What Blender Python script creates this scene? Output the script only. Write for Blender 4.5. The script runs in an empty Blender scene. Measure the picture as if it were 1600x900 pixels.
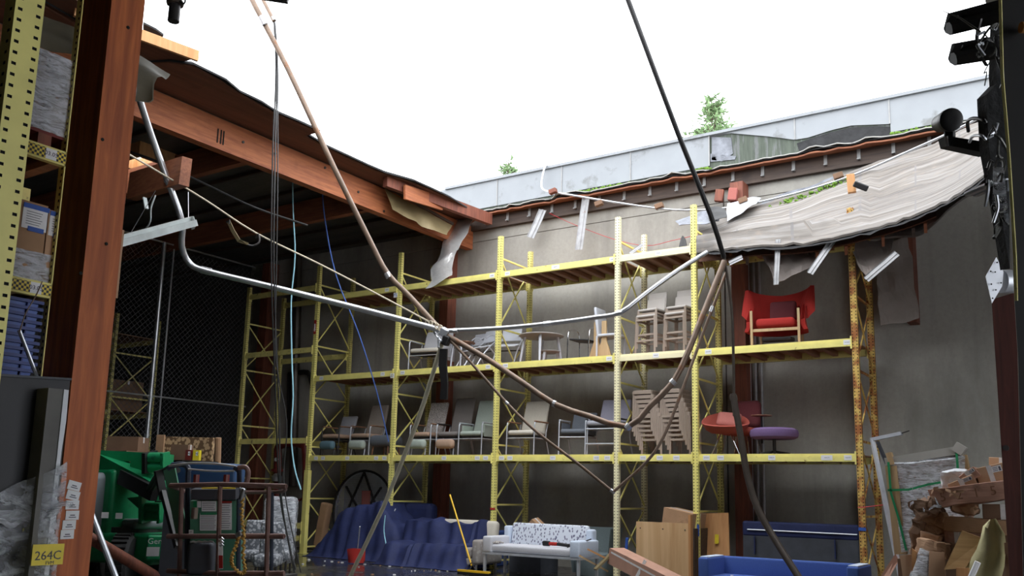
import bpy, bmesh, math, random
from mathutils import Vector as V, Matrix, Euler, noise
PI = math.pi
S = bpy.context.scene
COL = S.collection
random.seed(7)
# ---------------------------------------------------------------- camera
FOC, CX, CY = 1417.46, 800.0, 530.0
YAW, PITCH, ROLL = math.radians(33.787), math.radians(9.5877), math.radians(1.3831)
EYE = V((0, 0, 1.5))
fw = V((-math.sin(YAW)*math.cos(PITCH), math.cos(YAW)*math.cos(PITCH), math.sin(PITCH)))
r0 = V((math.cos(YAW), math.sin(YAW), 0)); u0 = r0.cross(fw)
rt = math.cos(ROLL)*r0 + math.sin(ROLL)*u0; up = -math.sin(ROLL)*r0 + math.cos(ROLL)*u0
cd = bpy.data.cameras.new('camera'); cam = bpy.data.objects.new('camera', cd); COL.objects.link(cam)
cd.sensor_fit = 'HORIZONTAL'; cd.sensor_width = 36; cd.lens = 36*FOC/1600; cd.shift_y = (CY-450)/1600
cd.clip_start = .05; cd.clip_end = 400
m = Matrix((rt, up, -fw)).transposed().to_4x4(); m.translation = EYE; cam.matrix_world = m
S.camera = cam
# ---------------------------------------------------------------- sky and exposure
w = bpy.data.worlds.new('overcast'); S.world = w; w.use_nodes = True
bg = w.node_tree.nodes['Background']; bg.inputs[0].default_value = (.93, .965, 1, 1); bg.inputs[1].default_value = 4.5
S.view_settings.view_transform = 'Standard'; S.view_settings.look = 'None'
S.view_settings.exposure = 0.0; S.view_settings.gamma = 1
sl = bpy.data.lights.new('sun', 'SUN'); sl.energy = .5; sl.angle = math.radians(35); sl.color = (1, .98, .95)
so = bpy.data.objects.new('sun', sl); COL.objects.link(so); so.rotation_euler = (math.radians(38), math.radians(12), 0)

def P(px, py, X=None, Y=None, Z=None, D=None):
    """world point seen at a pixel of the photograph, at a known world X, Y, Z or depth"""
    d = (px-CX)/FOC*rt - (py-CY)/FOC*up + fw
    t = D if D is not None else (X/d.x if X is not None else (Y/d.y if Y is not None else (Z-1.5)/d.z))
    return EYE + d*t

# ---------------------------------------------------------------- materials
def nt(name):
    m = bpy.data.materials.new(name); m.use_nodes = True
    return m, m.node_tree, m.node_tree.nodes['Principled BSDF']
def lnk(t, a, b): t.links.new(a, b)
def coords(t, stretch=(1, 1, 1), kind='Object'):
    c = t.nodes.new('ShaderNodeTexCoord'); mp = t.nodes.new('ShaderNodeMapping')
    mp.inputs['Scale'].default_value = stretch; lnk(t, c.outputs[kind], mp.inputs[0]); return mp.outputs[0]
def noi(t, co, sc, det=5, rough=.55, dist=0):
    n = t.nodes.new('ShaderNodeTexNoise'); n.inputs['Scale'].default_value = sc; n.inputs['Detail'].default_value = det
    n.inputs['Roughness'].default_value = rough; n.inputs['Distortion'].default_value = dist; lnk(t, co, n.inputs['Vector']); return n.outputs['Fac']
def ramp(t, fac, stops):
    r = t.nodes.new('ShaderNodeValToRGB'); e = r.color_ramp.elements
    while len(e) < len(stops): e.new(.5)
    for k, (p, c) in enumerate(stops):
        e[k].position = p; e[k].color = (c[0], c[1], c[2], 1) if hasattr(c, '__len__') else (c, c, c, 1)
    lnk(t, fac, r.inputs[0]); return r.outputs[0]
def mixc(t, f, a, b):
    x = t.nodes.new('ShaderNodeMix'); x.data_type = 'RGBA'
    if hasattr(f, 'links'): lnk(t, f, x.inputs[0])
    else: x.inputs[0].default_value = f
    for s, q in ((6, a), (7, b)):
        if hasattr(q, 'links'): lnk(t, q, x.inputs[s])
        else: x.inputs[s].default_value = (q[0], q[1], q[2], 1)
    return x.outputs[2]
def bump(t, bs, h, st, dist=.02):
    b = t.nodes.new('ShaderNodeBump'); b.inputs['Strength'].default_value = st; b.inputs['Distance'].default_value = dist
    lnk(t, h, b.inputs['Height']); lnk(t, b.outputs[0], bs.inputs['Normal'])
def sc3(c, k): return tuple(min(1, v*k) for v in c)
def mat(name, c, rough=.6, metal=0, var=.15, s=6, stretch=(1, 1, 1), c2=None, thr=None, bmp=0, bs=None, coat=0):
    m, t, b = nt(name); co = coords(t, stretch); n = noi(t, co, s)
    col = ramp(t, n, [(.3, sc3(c, 1-var)), (.7, sc3(c, 1+var))])
    if c2:
        n2 = noi(t, coords(t, stretch), (bs or s*.7), 6, .65)
        k = ramp(t, n2, [(thr-.04, 0), (thr+.05, 1)]); col = mixc(t, k, col, c2)
    lnk(t, col, b.inputs['Base Color']); b.inputs['Roughness'].default_value = rough; b.inputs['Metallic'].default_value = metal
    if coat: b.inputs['Coat Weight'].default_value = coat
    if bmp: bump(t, b, noi(t, coords(t, stretch), s*4, 4), bmp)
    return m
def wood(name, c, c2, axis=2, s=3, rough=.65, lam=0):
    m, t, b = nt(name); st = [9, 9, 9]; st[axis] = .7; co = coords(t, st)
    n = noi(t, co, s, 6, .6, .6); col = ramp(t, n, [(.3, c2), (.68, c)])
    if lam:
        w_ = t.nodes.new('ShaderNodeTexWave'); w_.inputs['Scale'].default_value = lam; w_.inputs['Distortion'].default_value = .3
        w_.bands_direction = 'DIAGONAL' if axis == 2 else 'Z'
        lnk(t, coords(t, (1, 1, 0) if axis == 2 else (1, 1, 1)), w_.inputs['Vector'])
        col = mixc(t, ramp(t, w_.outputs['Fac'], [(.0, .45), (.2, .0), (.9, .0), (1, .2)]), col, sc3(c2, .75))
    k = ramp(t, noi(t, coords(t, (1, 1, 1)), 1.7, 6), [(.60, 0), (.75, .5)]); col = mixc(t, k, col, sc3(c2, .5))
    lnk(t, col, b.inputs['Base Color']); b.inputs['Roughness'].default_value = rough
    bump(t, b, n, .25, .01); return m
def concrete(name, c, dark=.55, s=.5):
    m, t, b = nt(name)
    a = noi(t, coords(t, (1, 1, .35)), s, 8, .65); a2 = noi(t, coords(t), 14, 6, .7)
    col = ramp(t, a, [(.32, sc3(c, dark)), (.5, c), (.75, sc3(c, 1.12))])
    st = ramp(t, noi(t, coords(t, (2.2, 2.2, .12)), 1.3, 6), [(.55, 0), (.78, .55)])
    col = mixc(t, st, col, sc3(c, .5)); col = mixc(t, ramp(t, a2, [(.3, .28), (.6, 0)]), col, sc3(c, .6))
    lnk(t, col, b.inputs['Base Color']); b.inputs['Roughness'].default_value = .85; bump(t, b, a2, .2, .01); return m
def speck(name, c, c2, s=60, thr=.35, rough=.85, stretch=(1, 1, 1)):
    m, t, b = nt(name); v = t.nodes.new('ShaderNodeTexVoronoi'); v.inputs['Scale'].default_value = s
    lnk(t, coords(t, stretch), v.inputs['Vector'])
    lnk(t, mixc(t, ramp(t, v.outputs['Distance'], [(thr-.05, 1), (thr+.05, 0)]), c, c2), b.inputs['Base Color'])
    b.inputs['Roughness'].default_value = rough; return m
def film(name, c=(.9, .93, 1), dens=.5, s=7, stretch=(1, 1, 6)):
    """stretch wrap: clear film, cloudy where it creases"""
    m, t, b = nt(name); n = noi(t, coords(t, stretch), s, 8, .7, .8)
    a = ramp(t, n, [(.38, dens*.25), (.56, dens), (.7, min(1, dens*1.9))])
    b.inputs['Base Color'].default_value = (*c, 1); b.inputs['Roughness'].default_value = .25
    b.inputs['Specular IOR Level'].default_value = .8
    lnk(t, a, b.inputs['Alpha']); bump(t, b, n, .9, .03); return m

M = {}
M['yel'] = mat('yellow_rack_paint', (.80, .72, .23), .5, 0, .1, 4, c2=(.20, .10, .04), thr=.69, bs=9)
M['yeld'] = mat('worn_yellow_rack_paint', (.72, .64, .22), .55, 0, .15, 4, c2=(.17, .12, .07), thr=.63, bs=12)
M['cream'] = mat('faded_cream_rack_paint', (.84, .77, .50), .5, 0, .08, 4, c2=(.22, .13, .08), thr=.70, bs=14)
M['rust'] = mat('rusted_yellow_rack_paint', (.62, .42, .11), .7, 0, .2, 5, c2=(.33, .115, .03), thr=.50, bs=3.2, bmp=.2)
M['hole'] = mat('dark_slot_shade', (.01, .01, .01), .9)
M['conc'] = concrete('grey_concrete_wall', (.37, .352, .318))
M['dwall'] = mat('dark_wall', (.07, .07, .07), .9)
M['floor'] = None
M['steel'] = mat('galvanised_steel', (.60, .62, .66), .32, .85, .12, 10)
M['steelw'] = mat('pale_grey_tube_paint', (.55, .57, .62), .35, .35, .08, 8)
M['steeld'] = mat('dark_steel', (.06, .055, .055), .5, .5, .2, 8)
M['black'] = mat('black_coating_and_shade', (.016, .015, .016), .45, 0, .2, 8)
M['rubber'] = mat('black_rubber', (.02, .02, .02), .8, 0, .2, 20)
M['pipeb'] = mat('brownish_galvanised_pipe', (.21, .145, .105), .42, .3, .2, 6, (1, 1, 1), c2=(.22, .11, .06), thr=.60)
M['pipet'] = mat('tan_plastic_pipe', (.55, .52, .40), .45, 0, .08, 6)
M['pipes'] = mat('silver_conduit', (.62, .63, .66), .3, .75, .1, 6)
M['pipedk'] = mat('dark_brown_pipe', (.07, .055, .045), .4, .3, .2, 6)
M['wcol'] = wood('column_laminated_timber', (.58, .155, .04), (.30, .065, .018), 2, 2.2, .6, 3.2)
M['wbeam'] = wood('beam_laminated_timber', (.50, .17, .065), (.28, .08, .035), 1, 2.2, .65)
M['wbeamx'] = wood('purlin_timber', (.36, .13, .06), (.19, .06, .03), 0, 2.2)
M['wred'] = wood('red_brown_timber', (.26, .08, .045), (.13, .04, .025), 2, 2)
M['wdk'] = wood('dark_damp_timber', (.085, .055, .04), (.04, .025, .02), 0, 2)
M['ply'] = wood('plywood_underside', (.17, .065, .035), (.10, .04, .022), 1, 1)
M['plyl'] = wood('bare_fir_plywood', (.78, .55, .31), (.50, .28, .12), 2, .32, .6)
M['pine'] = wood('pine_lumber', (.62, .44, .24), (.48, .32, .17), 2, 2)
M['veneer'] = wood('veneered_board', (.50, .31, .13), (.34, .19, .07), 0, 1.2)
M['wredd'] = wood('dark_red_timber', (.085, .022, .016), (.045, .013, .01), 2, 2)
M['foamd'] = mat('grey_foam_side', (.16, .155, .145), .8)
M['orply'] = wood('orange_wood', (.62, .33, .14), (.48, .22, .08), 2, 1.2)
M['card'] = mat('brown_cardboard', (.42, .25, .14), .85, 0, .12, 3, c2=(.30, .17, .09), thr=.62)
M['cardl'] = mat('light_cardboard', (.50, .31, .19), .85, 0, .1, 3)
M['cardp'] = mat('pinkish_cardboard', (.46, .26, .19), .85, 0, .12, 4, c2=(.30, .17, .12), thr=.62)
M['cardd'] = mat('dark_damp_cardboard', (.20, .115, .07), .85, 0, .15, 3)
M['white'] = mat('white_paper', (.80, .80, .82), .6, 0, .04, 6)
M['ink'] = mat('printed_ink', (.10, .10, .13), .7)
M['tapeb'] = mat('blue_masking_tape', (.03, .10, .42), .6)
M['tapew'] = mat('clear_packing_tape', (.72, .70, .70), .25, 0, .1, 20)
M['flash'] = mat('painted_metal_flashing', (.255, .27, .29), .5, .1, .06, 2, c2=(.17, .175, .18), thr=.62, bs=1.6)
M['memb'] = None
M['blackm'] = mat('black_roof_felt', (.022, .022, .024), .85, 0, .4, 6, bmp=.4)
M['felt'] = mat('grey_torn_felt', (.20, .21, .24), .7, 0, .35, 5, bmp=.4)
M['green_wall'] = mat('weathered_green_sheathing', (.075, .09, .07), .8, 0, .25, 5, (3, 3, .4), c2=(.13, .135, .135), thr=.55)
M['moss'] = mat('green_moss', (.13, .24, .03), .95, 0, .4, 30, bmp=.5)
M['zinc'] = mat('dull_zinc', (.30, .30, .30), .6, .2)
M['foilo'] = mat('olive_insulation_facing', (.15, .13, .09), .6, .05, .2, 3, bmp=.15)
M['foil'] = mat('silver_insulation_facing', (.66, .65, .64), .32, .6, .12, 3, bmp=.6)
M['foilg'] = mat('yellowed_insulation_facing', (.27, .21, .11), .45, .25, .15, 3, bmp=.15)
M['foild'] = mat('brownish_insulation_facing', (.26, .22, .20), .6, .1, .15, 3, bmp=.15)
M['foily'] = mat('pale_yellow_insulation', (.68, .62, .34), .5, .05, .1, 4, bmp=.2)
M['ceil'] = mat('faced_ceiling_insulation', (.10, .095, .085), .5, .2, .3, 1.2, (1, 3, 1), bmp=.5)
M['tarp'] = mat('navy_tarpaulin', (.017, .026, .10), .75, 0, .2, 5, bmp=.2)
M['tarpd'] = mat('charcoal_cloth', (.055, .06, .075), .8, 0, .2, 5)
M['gr_lift'] = mat('green_machine_paint', (.012, .26, .10), .35, 0, .12, 6, c2=(.01, .10, .05), thr=.66)
M['gr_cab'] = mat('green_control_cabinet', (.07, .22, .14), .5, 0, .08, 4)
M['rail'] = mat('weathered_brown_rail_paint', (.20, .115, .10), .5, .2, .2, 9)
M['raild'] = mat('dark_blue_grey_frame', (.05, .06, .09), .5, .3, .2, 9)
M['grcover'] = mat('grey_machine_cover', (.20, .22, .24), .6, 0, .1, 5)
M['dgrey'] = mat('dark_grey_moulding', (.055, .06, .075), .6, 0, .1, 5)
M['bbin'] = mat('blue_plastic', (.025, .07, .17), .5, 0, .1, 5)
M['tote'] = mat('blue_tote_plastic', (.10, .17, .52), .38, 0, .08, 5)
M['toted'] = mat('dark_blue_tote_rim', (.03, .055, .24), .4, 0, .08, 5)
M['red'] = mat('red_plastic', (.50, .02, .03), .4, 0, .1, 5)
M['redp'] = mat('red_pipe_paint', (.16, .018, .015), .45, 0, .2, 5)
M['ylw'] = mat('bright_yellow_handle', (.85, .50, .02), .4, 0, .05, 5)
M['orange'] = mat('orange_carton', (.50, .20, .05), .7, 0, .15, 4)
M['rope'] = mat('cream_rope', (.66, .58, .44), .9, 0, .15, 40)
M['ropeo'] = mat('ochre_lanyard', (.48, .28, .06), .8, 0, .3, 60)
M['cyan'] = mat('pale_blue_cable', (.30, .58, .68), .5)
M['blue'] = mat('blue_cord', (.08, .16, .50), .5)
M['gstrap'] = mat('green_strapping', (.03, .34, .14), .4)
M['rstr'] = mat('red_string', (.55, .03, .04), .6)
M['film'] = film('stretch_film', dens=.62)
M['film2'] = film('thick_stretch_film', dens=.85, s=4, stretch=(2, 2, 9))
M['film3'] = film('loose_stretch_film', dens=.42, s=5, stretch=(1, 2, 3))
M['grpanel'] = mat('dark_grey_laminate', (.032, .032, .038), .6, 0, .05, 2)
M['foam'] = mat('pale_foam_board', (.42, .41, .38), .7, 0, .08, 3)
M['edgew'] = mat('white_board_edge', (.74, .76, .80), .6, 0, .08, 12)
M['lamp'] = mat('white_enamel', (.66, .72, .72), .4)
def fab(n, c, v=.08): M[n] = mat('fabric_'+n, c, .9, 0, v, 60)
fab('beige', (.58, .54, .47)); fab('greybrown', (.20, .18, .17)); fab('palegreen', (.37, .42, .37)); fab('tan', (.42, .28, .20))
fab('teal', (.10, .18, .22)); fab('charcoal', (.07, .075, .09)); fab('slate', (.13, .145, .17)); fab('lilac', (.30, .29, .36)); fab('greymauve', (.36, .36, .40))
fab('teal2', (.16, .20, .21)); fab('red', (.40, .022, .016)); fab('maroon', (.12, .022, .028)); fab('brick', (.34, .065, .045)); fab('pillow', (.37, .12, .10)); fab('purple', (.15, .09, .21))
fab('greywhite', (.56, .56, .60)); fab('bblue', (.055, .11, .36)); fab('warmgrey', (.36, .31, .27)); fab('paleblue', (.55, .62, .74))
M['speckg'] = speck('fabric_speckled_grey', (.44, .40, .38), (.16, .14, .14), 55, .42)
M['speckb'] = speck('fabric_branch_print', (.62, .66, .74), (.16, .16, .24), 26, .36, stretch=(1, 1, .6))
M['spots'] = speck('fabric_leaf_print', (.13, .14, .16), (.42, .43, .46), 22, .44, .6)
M['dots'] = speck('fabric_square_print', (.34, .31, .29), (.44, .41, .39), 12, .33)
M['taupe'] = mat('taupe_moulded_plastic', (.34, .27, .22), .5, 0, .06, 5)
M['tauped'] = mat('dark_taupe_moulded_plastic', (.25, .195, .155), .5, 0, .06, 5)  # darker taupe, for the stools' side and rear rails
M['stoolg'] = mat('warm_grey_moulded_plastic', (.50, .46, .43), .5, 0, .06, 5)
M['lgrey'] = mat('light_grey_plastic', (.58, .60, .66), .45, 0, .05, 5)
M['chrome'] = mat('chrome_tube', (.75, .76, .80), .15, 1, .05, 5)
M['walnut'] = wood('brown_armrest_wood', (.30, .15, .08), (.18, .08, .04), 1, 2)
M['tabletop'] = mat('grey_brown_table_top', (.36, .33, .32), .4, 0, .05, 5)
M['osb'] = speck('woven_packing_board', (.15, .085, .04), (.52, .35, .19), 17, .5, stretch=(1, 1, .8))
M['needle'] = mat('conifer_needles', (.17, .26, .12), .8, 0, .4, 12)
M['bark'] = mat('tree_bark', (.10, .07, .05), .9, 0, .3, 8)
M['fencew'] = mat('dull_fence_wire', (.10, .10, .11), .7, .3)
M['chan'] = mat('scuffed_galvanised_sheet', (.34, .34, .35), .45, .2, .2, 7, c2=(.22, .12, .07), thr=.66, bs=10)
M['rmemb'] = mat('pale_membrane_edge', (.34, .33, .31), .6, 0, .15, 6)
M['glove'] = mat('insulated_wire_clump', (.10, .10, .09), .5, .2, .4, 12)
M['plank_dark'] = wood('rack_deck_support_timber', (.34, .16, .08), (.20, .09, .045), 1, 2)
M['deckply'] = wood('rack_deck_plywood', (.40, .21, .11), (.26, .12, .06), 0, 1)
M['ylab'] = mat('yellow_label', (.80, .62, .03), .5)
M['greyjoint'] = mat('dark_joint_filler', (.10, .09, .08), .9)
# wet dark floor
m_, t, b = nt('wet_dark_floor'); M['floor'] = m_
n1 = noi(t, coords(t), .55, 6, .6); n2 = noi(t, coords(t), 9, 6)
col = mixc(t, ramp(t, n2, [(.35, 0), (.7, 1)]), (.030, .029, .028), (.075, .070, .064)); lnk(t, col, b.inputs['Base Color'])
lnk(t, ramp(t, n1, [(.42, .05), (.58, .35)]), b.inputs['Roughness']); bump(t, b, n2, .05, .005)
# weathered roof membrane: pale grey sheets, seams, brown streaks
m_, t, b = nt('weathered_grey_roofing'); M['memb'] = m_
co = coords(t, (1, 1, 1), 'UV'); a = noi(t, coords(t, (1.2, 14, 1), 'UV'), 2.2, 8, .62, .4); a2 = noi(t, coords(t, (5, 9, 1), 'UV'), 5, 7, .7)
col = ramp(t, a, [(.30, (.085, .07, .06)), (.5, (.20, .18, .162)), (.68, (.32, .305, .30))])
br = t.nodes.new('ShaderNodeTexBrick'); lnk(t, coords(t, (1, 1, 1), 'UV'), br.inputs['Vector']); br.inputs['Scale'].default_value = 1
br.inputs['Brick Width'].default_value = .31; br.inputs['Row Height'].default_value = .24; br.inputs['Mortar Size'].default_value = .0035
br.inputs['Color1'].default_value = (0, 0, 0, 1); br.inputs['Color2'].default_value = (.22, .22, .22, 1); br.inputs['Mortar'].default_value = (.8, .8, .8, 1)
col = mixc(t, br.outputs['Color'], col, (.17, .16, .16)); col = mixc(t, ramp(t, a2, [(.52, 0), (.72, .6)]), col, (.30, .24, .19))
lnk(t, col, b.inputs['Base Color']); b.inputs['Roughness'].default_value = .75; bump(t, b, a, .3, .02)
# checker tape
m_, t, b = nt('black_and_yellow_checker_tape'); M['check'] = m_
ch = t.nodes.new('ShaderNodeTexChecker'); ch.inputs['Scale'].default_value = 55; lnk(t, coords(t, (0.001, 1, 1)), ch.inputs['Vector'])
ch.inputs['Color1'].default_value = (.75, .58, .06, 1); ch.inputs['Color2'].default_value = (.02, .02, .02, 1)
lnk(t, ch.outputs[0], b.inputs['Base Color'])

# ---------------------------------------------------------------- mesh helpers
def basis(d, ref=V((0, 0, 1))):
    d = d.normalized(); x = ref.cross(d)
    if x.length < 1e-4: x = V((1, 0, 0)).cross(d)
    x.normalize(); return x, d.cross(x), d
class MB:
    def __init__(s): s.v = []; s.f = []; s.uv = None
    def add(s, vs, fs):
        o = len(s.v); s.v += [V(p) for p in vs]; s.f += [tuple(i+o for i in f) for f in fs]; return s
    def box(s, c, d, rot=None):
        h = V(d)/2; R = Euler(rot).to_matrix() if isinstance(rot, tuple) else rot
        vs = []
        for a in (-1, 1):
            for b in (-1, 1):
                for e in (-1, 1):
                    p = V((a*h.x, b*h.y, e*h.z)); vs.append((R@p if R else p)+V(c))
        return s.add(vs, [(0, 1, 3, 2), (4, 6, 7, 5), (0, 4, 5, 1), (2, 3, 7, 6), (0, 2, 6, 4), (1, 5, 7, 3)])
    def bb(s, a, b): a, b = V(a), V(b); return s.box((a+b)/2, b-a)
    def rbox(s, c, d, r=.03, rot=None, seg=3, fn=None):
        bm = bmesh.new(); bmesh.ops.create_cube(bm, size=1)
        for q in bm.verts: q.co = V((q.co.x*d[0], q.co.y*d[1], q.co.z*d[2]))
        r = min(r, .49*min(d)); bmesh.ops.bevel(bm, geom=bm.edges[:], offset=r, segments=seg, affect='EDGES', profile=.5)
        R = Euler(rot).to_matrix() if isinstance(rot, tuple) else rot
        bm.verts.ensure_lookup_table(); vs = []
        for q in bm.verts:
            p = q.co.copy()
            if fn: p = V(fn(p))
            vs.append((R@p if R else p)+V(c))
        s.add(vs, [[q.index for q in f.verts] for f in bm.faces]); bm.free(); return s
    def bar(s, a, b, w_, h, ref=V((0, 0, 1))):
        a, b = V(a), V(b); x, y, d = basis(b-a, ref); vs = []
        for p in (a, b):
            for i, j in ((-1, -1), (1, -1), (1, 1), (-1, 1)): vs.append(p+x*w_/2*i+y*h/2*j)
        return s.add(vs, [(0, 3, 2, 1), (4, 5, 6, 7), (0, 1, 5, 4), (1, 2, 6, 5), (2, 3, 7, 6), (3, 0, 4, 7)])
    def tube(s, pts, r, n=8, caps=True, closed=False):
        pts = [V(p) for p in pts]; N = len(pts); o = len(s.v); x0 = None; vs = []; fs = []
        for i, p in enumerate(pts):
            if closed: d = (pts[(i+1) % N]-pts[i-1])
            else: d = (pts[min(i+1, N-1)]-pts[max(i-1, 0)])
            if x0 is None: x, y, d = basis(d)
            else:
                d = d.normalized(); x = (x0-d*x0.dot(d)); x.normalize(); y = d.cross(x)
            x0 = x; rr = r[i] if hasattr(r, '__len__') else r
            for k in range(n):
                a = 2*PI*k/n; vs.append(p+(x*math.cos(a)+y*math.sin(a))*rr)
        for i in range(N if closed else N-1):
            j = (i+1) % N
            for k in range(n): fs.append((i*n+k, i*n+(k+1) % n, j*n+(k+1) % n, j*n+k))
        if caps and not closed: fs += [tuple(range(n))[::-1], tuple((N-1)*n+k for k in range(n))]
        return s.add(vs, fs)
    def lathe(s, prof, n=16, c=(0, 0, 0), R=None):
        vs = []; fs = []; c = V(c)
        for (r, z) in prof:
            for k in range(n):
                a = 2*PI*k/n; p = V((r*math.cos(a), r*math.sin(a), z)); vs.append((R@p if R else p)+c)
        for i in range(len(prof)-1):
            for k in range(n): fs.append((i*n+k, i*n+(k+1) % n, (i+1)*n+(k+1) % n, (i+1)*n+k))
        fs += [tuple(range(n))[::-1], tuple((len(prof)-1)*n+k for k in range(n))]
        return s.add(vs, fs)
    def slab(s, poly, off):
        """planar outline given thickness by an offset vector"""
        n = len(poly); off = V(off); vs = [V(p) for p in poly]+[V(p)+off for p in poly]
        return s.add(vs, [tuple(range(n))[::-1], tuple(range(n, 2*n))]+[(i, (i+1) % n, n+(i+1) % n, n+i) for i in range(n)])
    def sheet(s, g, th=.01, off=None):
        """grid of points -> closed thin sheet"""
        R_, C_ = len(g), len(g[0]); o = V((0, 0, -th)) if off is None else V(off)
        vs = [V(p) for row in g for p in row]; vs += [p+o for p in vs]; k = R_*C_; fs = []
        uv0 = [(j/(C_-1), i/(R_-1)) for i in range(R_) for j in range(C_)]; s.uv = uv0+uv0
        for i in range(R_-1):
            for j in range(C_-1):
                a, b, c, d = i*C_+j, i*C_+j+1, (i+1)*C_+j+1, (i+1)*C_+j
                fs += [(a, b, c, d), (k+d, k+c, k+b, k+a)]
        for i in range(R_-1): fs += [(i*C_, (i+1)*C_, k+(i+1)*C_, k+i*C_), (i*C_+C_-1, k+i*C_+C_-1, k+(i+1)*C_+C_-1, (i+1)*C_+C_-1)]
        for j in range(C_-1): fs += [(j, k+j, k+j+1, j+1), ((R_-1)*C_+j, (R_-1)*C_+j+1, k+(R_-1)*C_+j+1, k+(R_-1)*C_+j)]
        return s.add(vs, fs)
    def build(s, name, mt, parent=None, world=False, smooth=False, label=None, flip=False):
        me = bpy.data.meshes.new(name)
        if parent is not None:
            off = V((0, 0, 0))
            if world:
                q = parent
                while q: off = off+V(q.location); q = q.parent
        else:
            xs = [p.x for p in s.v]; ys = [p.y for p in s.v]; zs = [p.z for p in s.v]
            off = V(((min(xs)+max(xs))/2, (min(ys)+max(ys))/2, min(zs)))
        me.from_pydata([p-off for p in s.v], [], s.f)
        if s.uv and len(s.uv) == len(s.v):
            ul = me.uv_layers.new(name='UVMap')
            for lp in me.loops: ul.data[lp.index].uv = s.uv[lp.vertex_index]
        bm = bmesh.new(); bm.from_mesh(me); bmesh.ops.recalc_face_normals(bm, faces=bm.faces[:]); bm.to_mesh(me); bm.free()
        if smooth:
            for p in me.polygons: p.use_smooth = True
            try: me.set_sharp_from_angle(angle=math.radians(40))
            except Exception: pass
        me.materials.append(M[mt] if isinstance(mt, str) else mt)
        o = bpy.data.objects.new(name, me); COL.objects.link(o)
        if parent is not None: o.parent = parent
        else: o.location = off
        if label: o['label'] = label
        return o
def thing(name, label, cat, loc=(0, 0, 0), rz=0, group=None, rot=None):
    o = bpy.data.objects.new(name, None); o.empty_display_size = .1; COL.objects.link(o)
    o.location = loc; o.rotation_euler = rot or (0, 0, rz); o['label'] = label; o['category'] = cat
    if group: o['group'] = group
    return o
def tag(o, label, cat, group=None):
    o['label'] = label; o['category'] = cat
    if group: o['group'] = group
    return o
def st(o): o['kind'] = 'structure'; return o
def stuff(o): o['kind'] = 'stuff'; return o
def dup(root, loc, rz=None, label=None, group=None, rot=None):
    r = root.copy(); COL.objects.link(r); r.location = loc
    if rz is not None: r.rotation_euler = (0, 0, rz)
    if rot is not None: r.rotation_euler = rot
    if label: r['label'] = label
    if group: r['group'] = group
    for ch in list(root.children):
        c = ch.copy(); COL.objects.link(c); c.parent = r
        for g in list(ch.children):
            d = g.copy(); COL.objects.link(d); d.parent = c
    return r
def share(o, loc, parent, rot=None):
    c = o.copy(); COL.objects.link(c); c.parent = parent; c.location = loc
    if rot: c.rotation_euler = rot
    return c
_txt = {}
def textmesh(body, size):
    k = (body, size)
    if k not in _txt:
        cu = bpy.data.curves.new('lettering', 'FONT'); cu.body = body; cu.size = size; cu.align_x = 'CENTER'; cu.align_y = 'CENTER'; cu.extrude = .0008; cu.resolution_u = 2
        o = bpy.data.objects.new('tmp', cu); COL.objects.link(o)
        dg = bpy.context.evaluated_depsgraph_get(); me = bpy.data.meshes.new_from_object(o.evaluated_get(dg))
        bpy.data.objects.remove(o); _txt[k] = me
    return _txt[k]
def lettering(body, size, loc, rot, parent, mt='ink', world=False):
    me = textmesh(body, size).copy(); me.materials.clear(); me.materials.append(M[mt])
    o = bpy.data.objects.new('lettering', me); COL.objects.link(o); o.parent = parent
    off = V((0, 0, 0))
    if world:
        q = parent
        while q: off = off+V(q.location); q = q.parent
    o.location = V(loc)-off; o.rotation_euler = rot; return o
def smoothpts(pts, k=6):
    """Catmull-Rom through the points"""
    p = [V(q) for q in pts]; p = [2*p[0]-p[1]]+p+[2*p[-1]-p[-2]]; out = []
    for i in range(1, len(p)-2):
        for j in range(k):
            t_ = j/k; a, b, c, d = p[i-1], p[i], p[i+1], p[i+2]
            out.append(.5*((2*b)+(c-a)*t_+(2*a-5*b+4*c-d)*t_*t_+(3*b-a-3*c+d)*t_**3))
    out.append(p[-2]); return out
# ================================================================ THE SETTING
WY = 16.85                                     # face of the back wall
def box_st(name, a, b, mt): return st(MB().bb(a, b).build(name, mt))
box_st('floor', (-30, -6, -.3), (6.5, 17.1, 0), 'floor')
wb = box_st('wall_back', (-30, WY+.03, 0), (6.5, 17.2, 8.7), 'greyjoint')
for xa, xb in ((-30, -27.31), (-27.28, -20.31), (-20.28, -13.31), (-13.28, -6.26), (-6.23, .75), (.78, 6.5)):
    for za, zb in ((0, 7.335), (7.35, 8.7)):
        MB().bb((xa, WY, za), (xb, WY+.04, zb)).build('concrete_panel', 'conc' if xa > -20.3 else 'dwall', wb, world=True)  # left end panels get the darker wall colour
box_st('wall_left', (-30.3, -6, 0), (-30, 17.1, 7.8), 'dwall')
# opening added to the unseen right wall to bring daylight onto the near things
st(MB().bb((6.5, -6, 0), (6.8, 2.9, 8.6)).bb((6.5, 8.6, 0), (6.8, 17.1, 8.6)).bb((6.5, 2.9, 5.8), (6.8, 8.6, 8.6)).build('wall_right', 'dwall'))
box_st('wall_front', (-30, -6.3, 0), (6.5, -6, 7.8), 'dwall')
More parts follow.
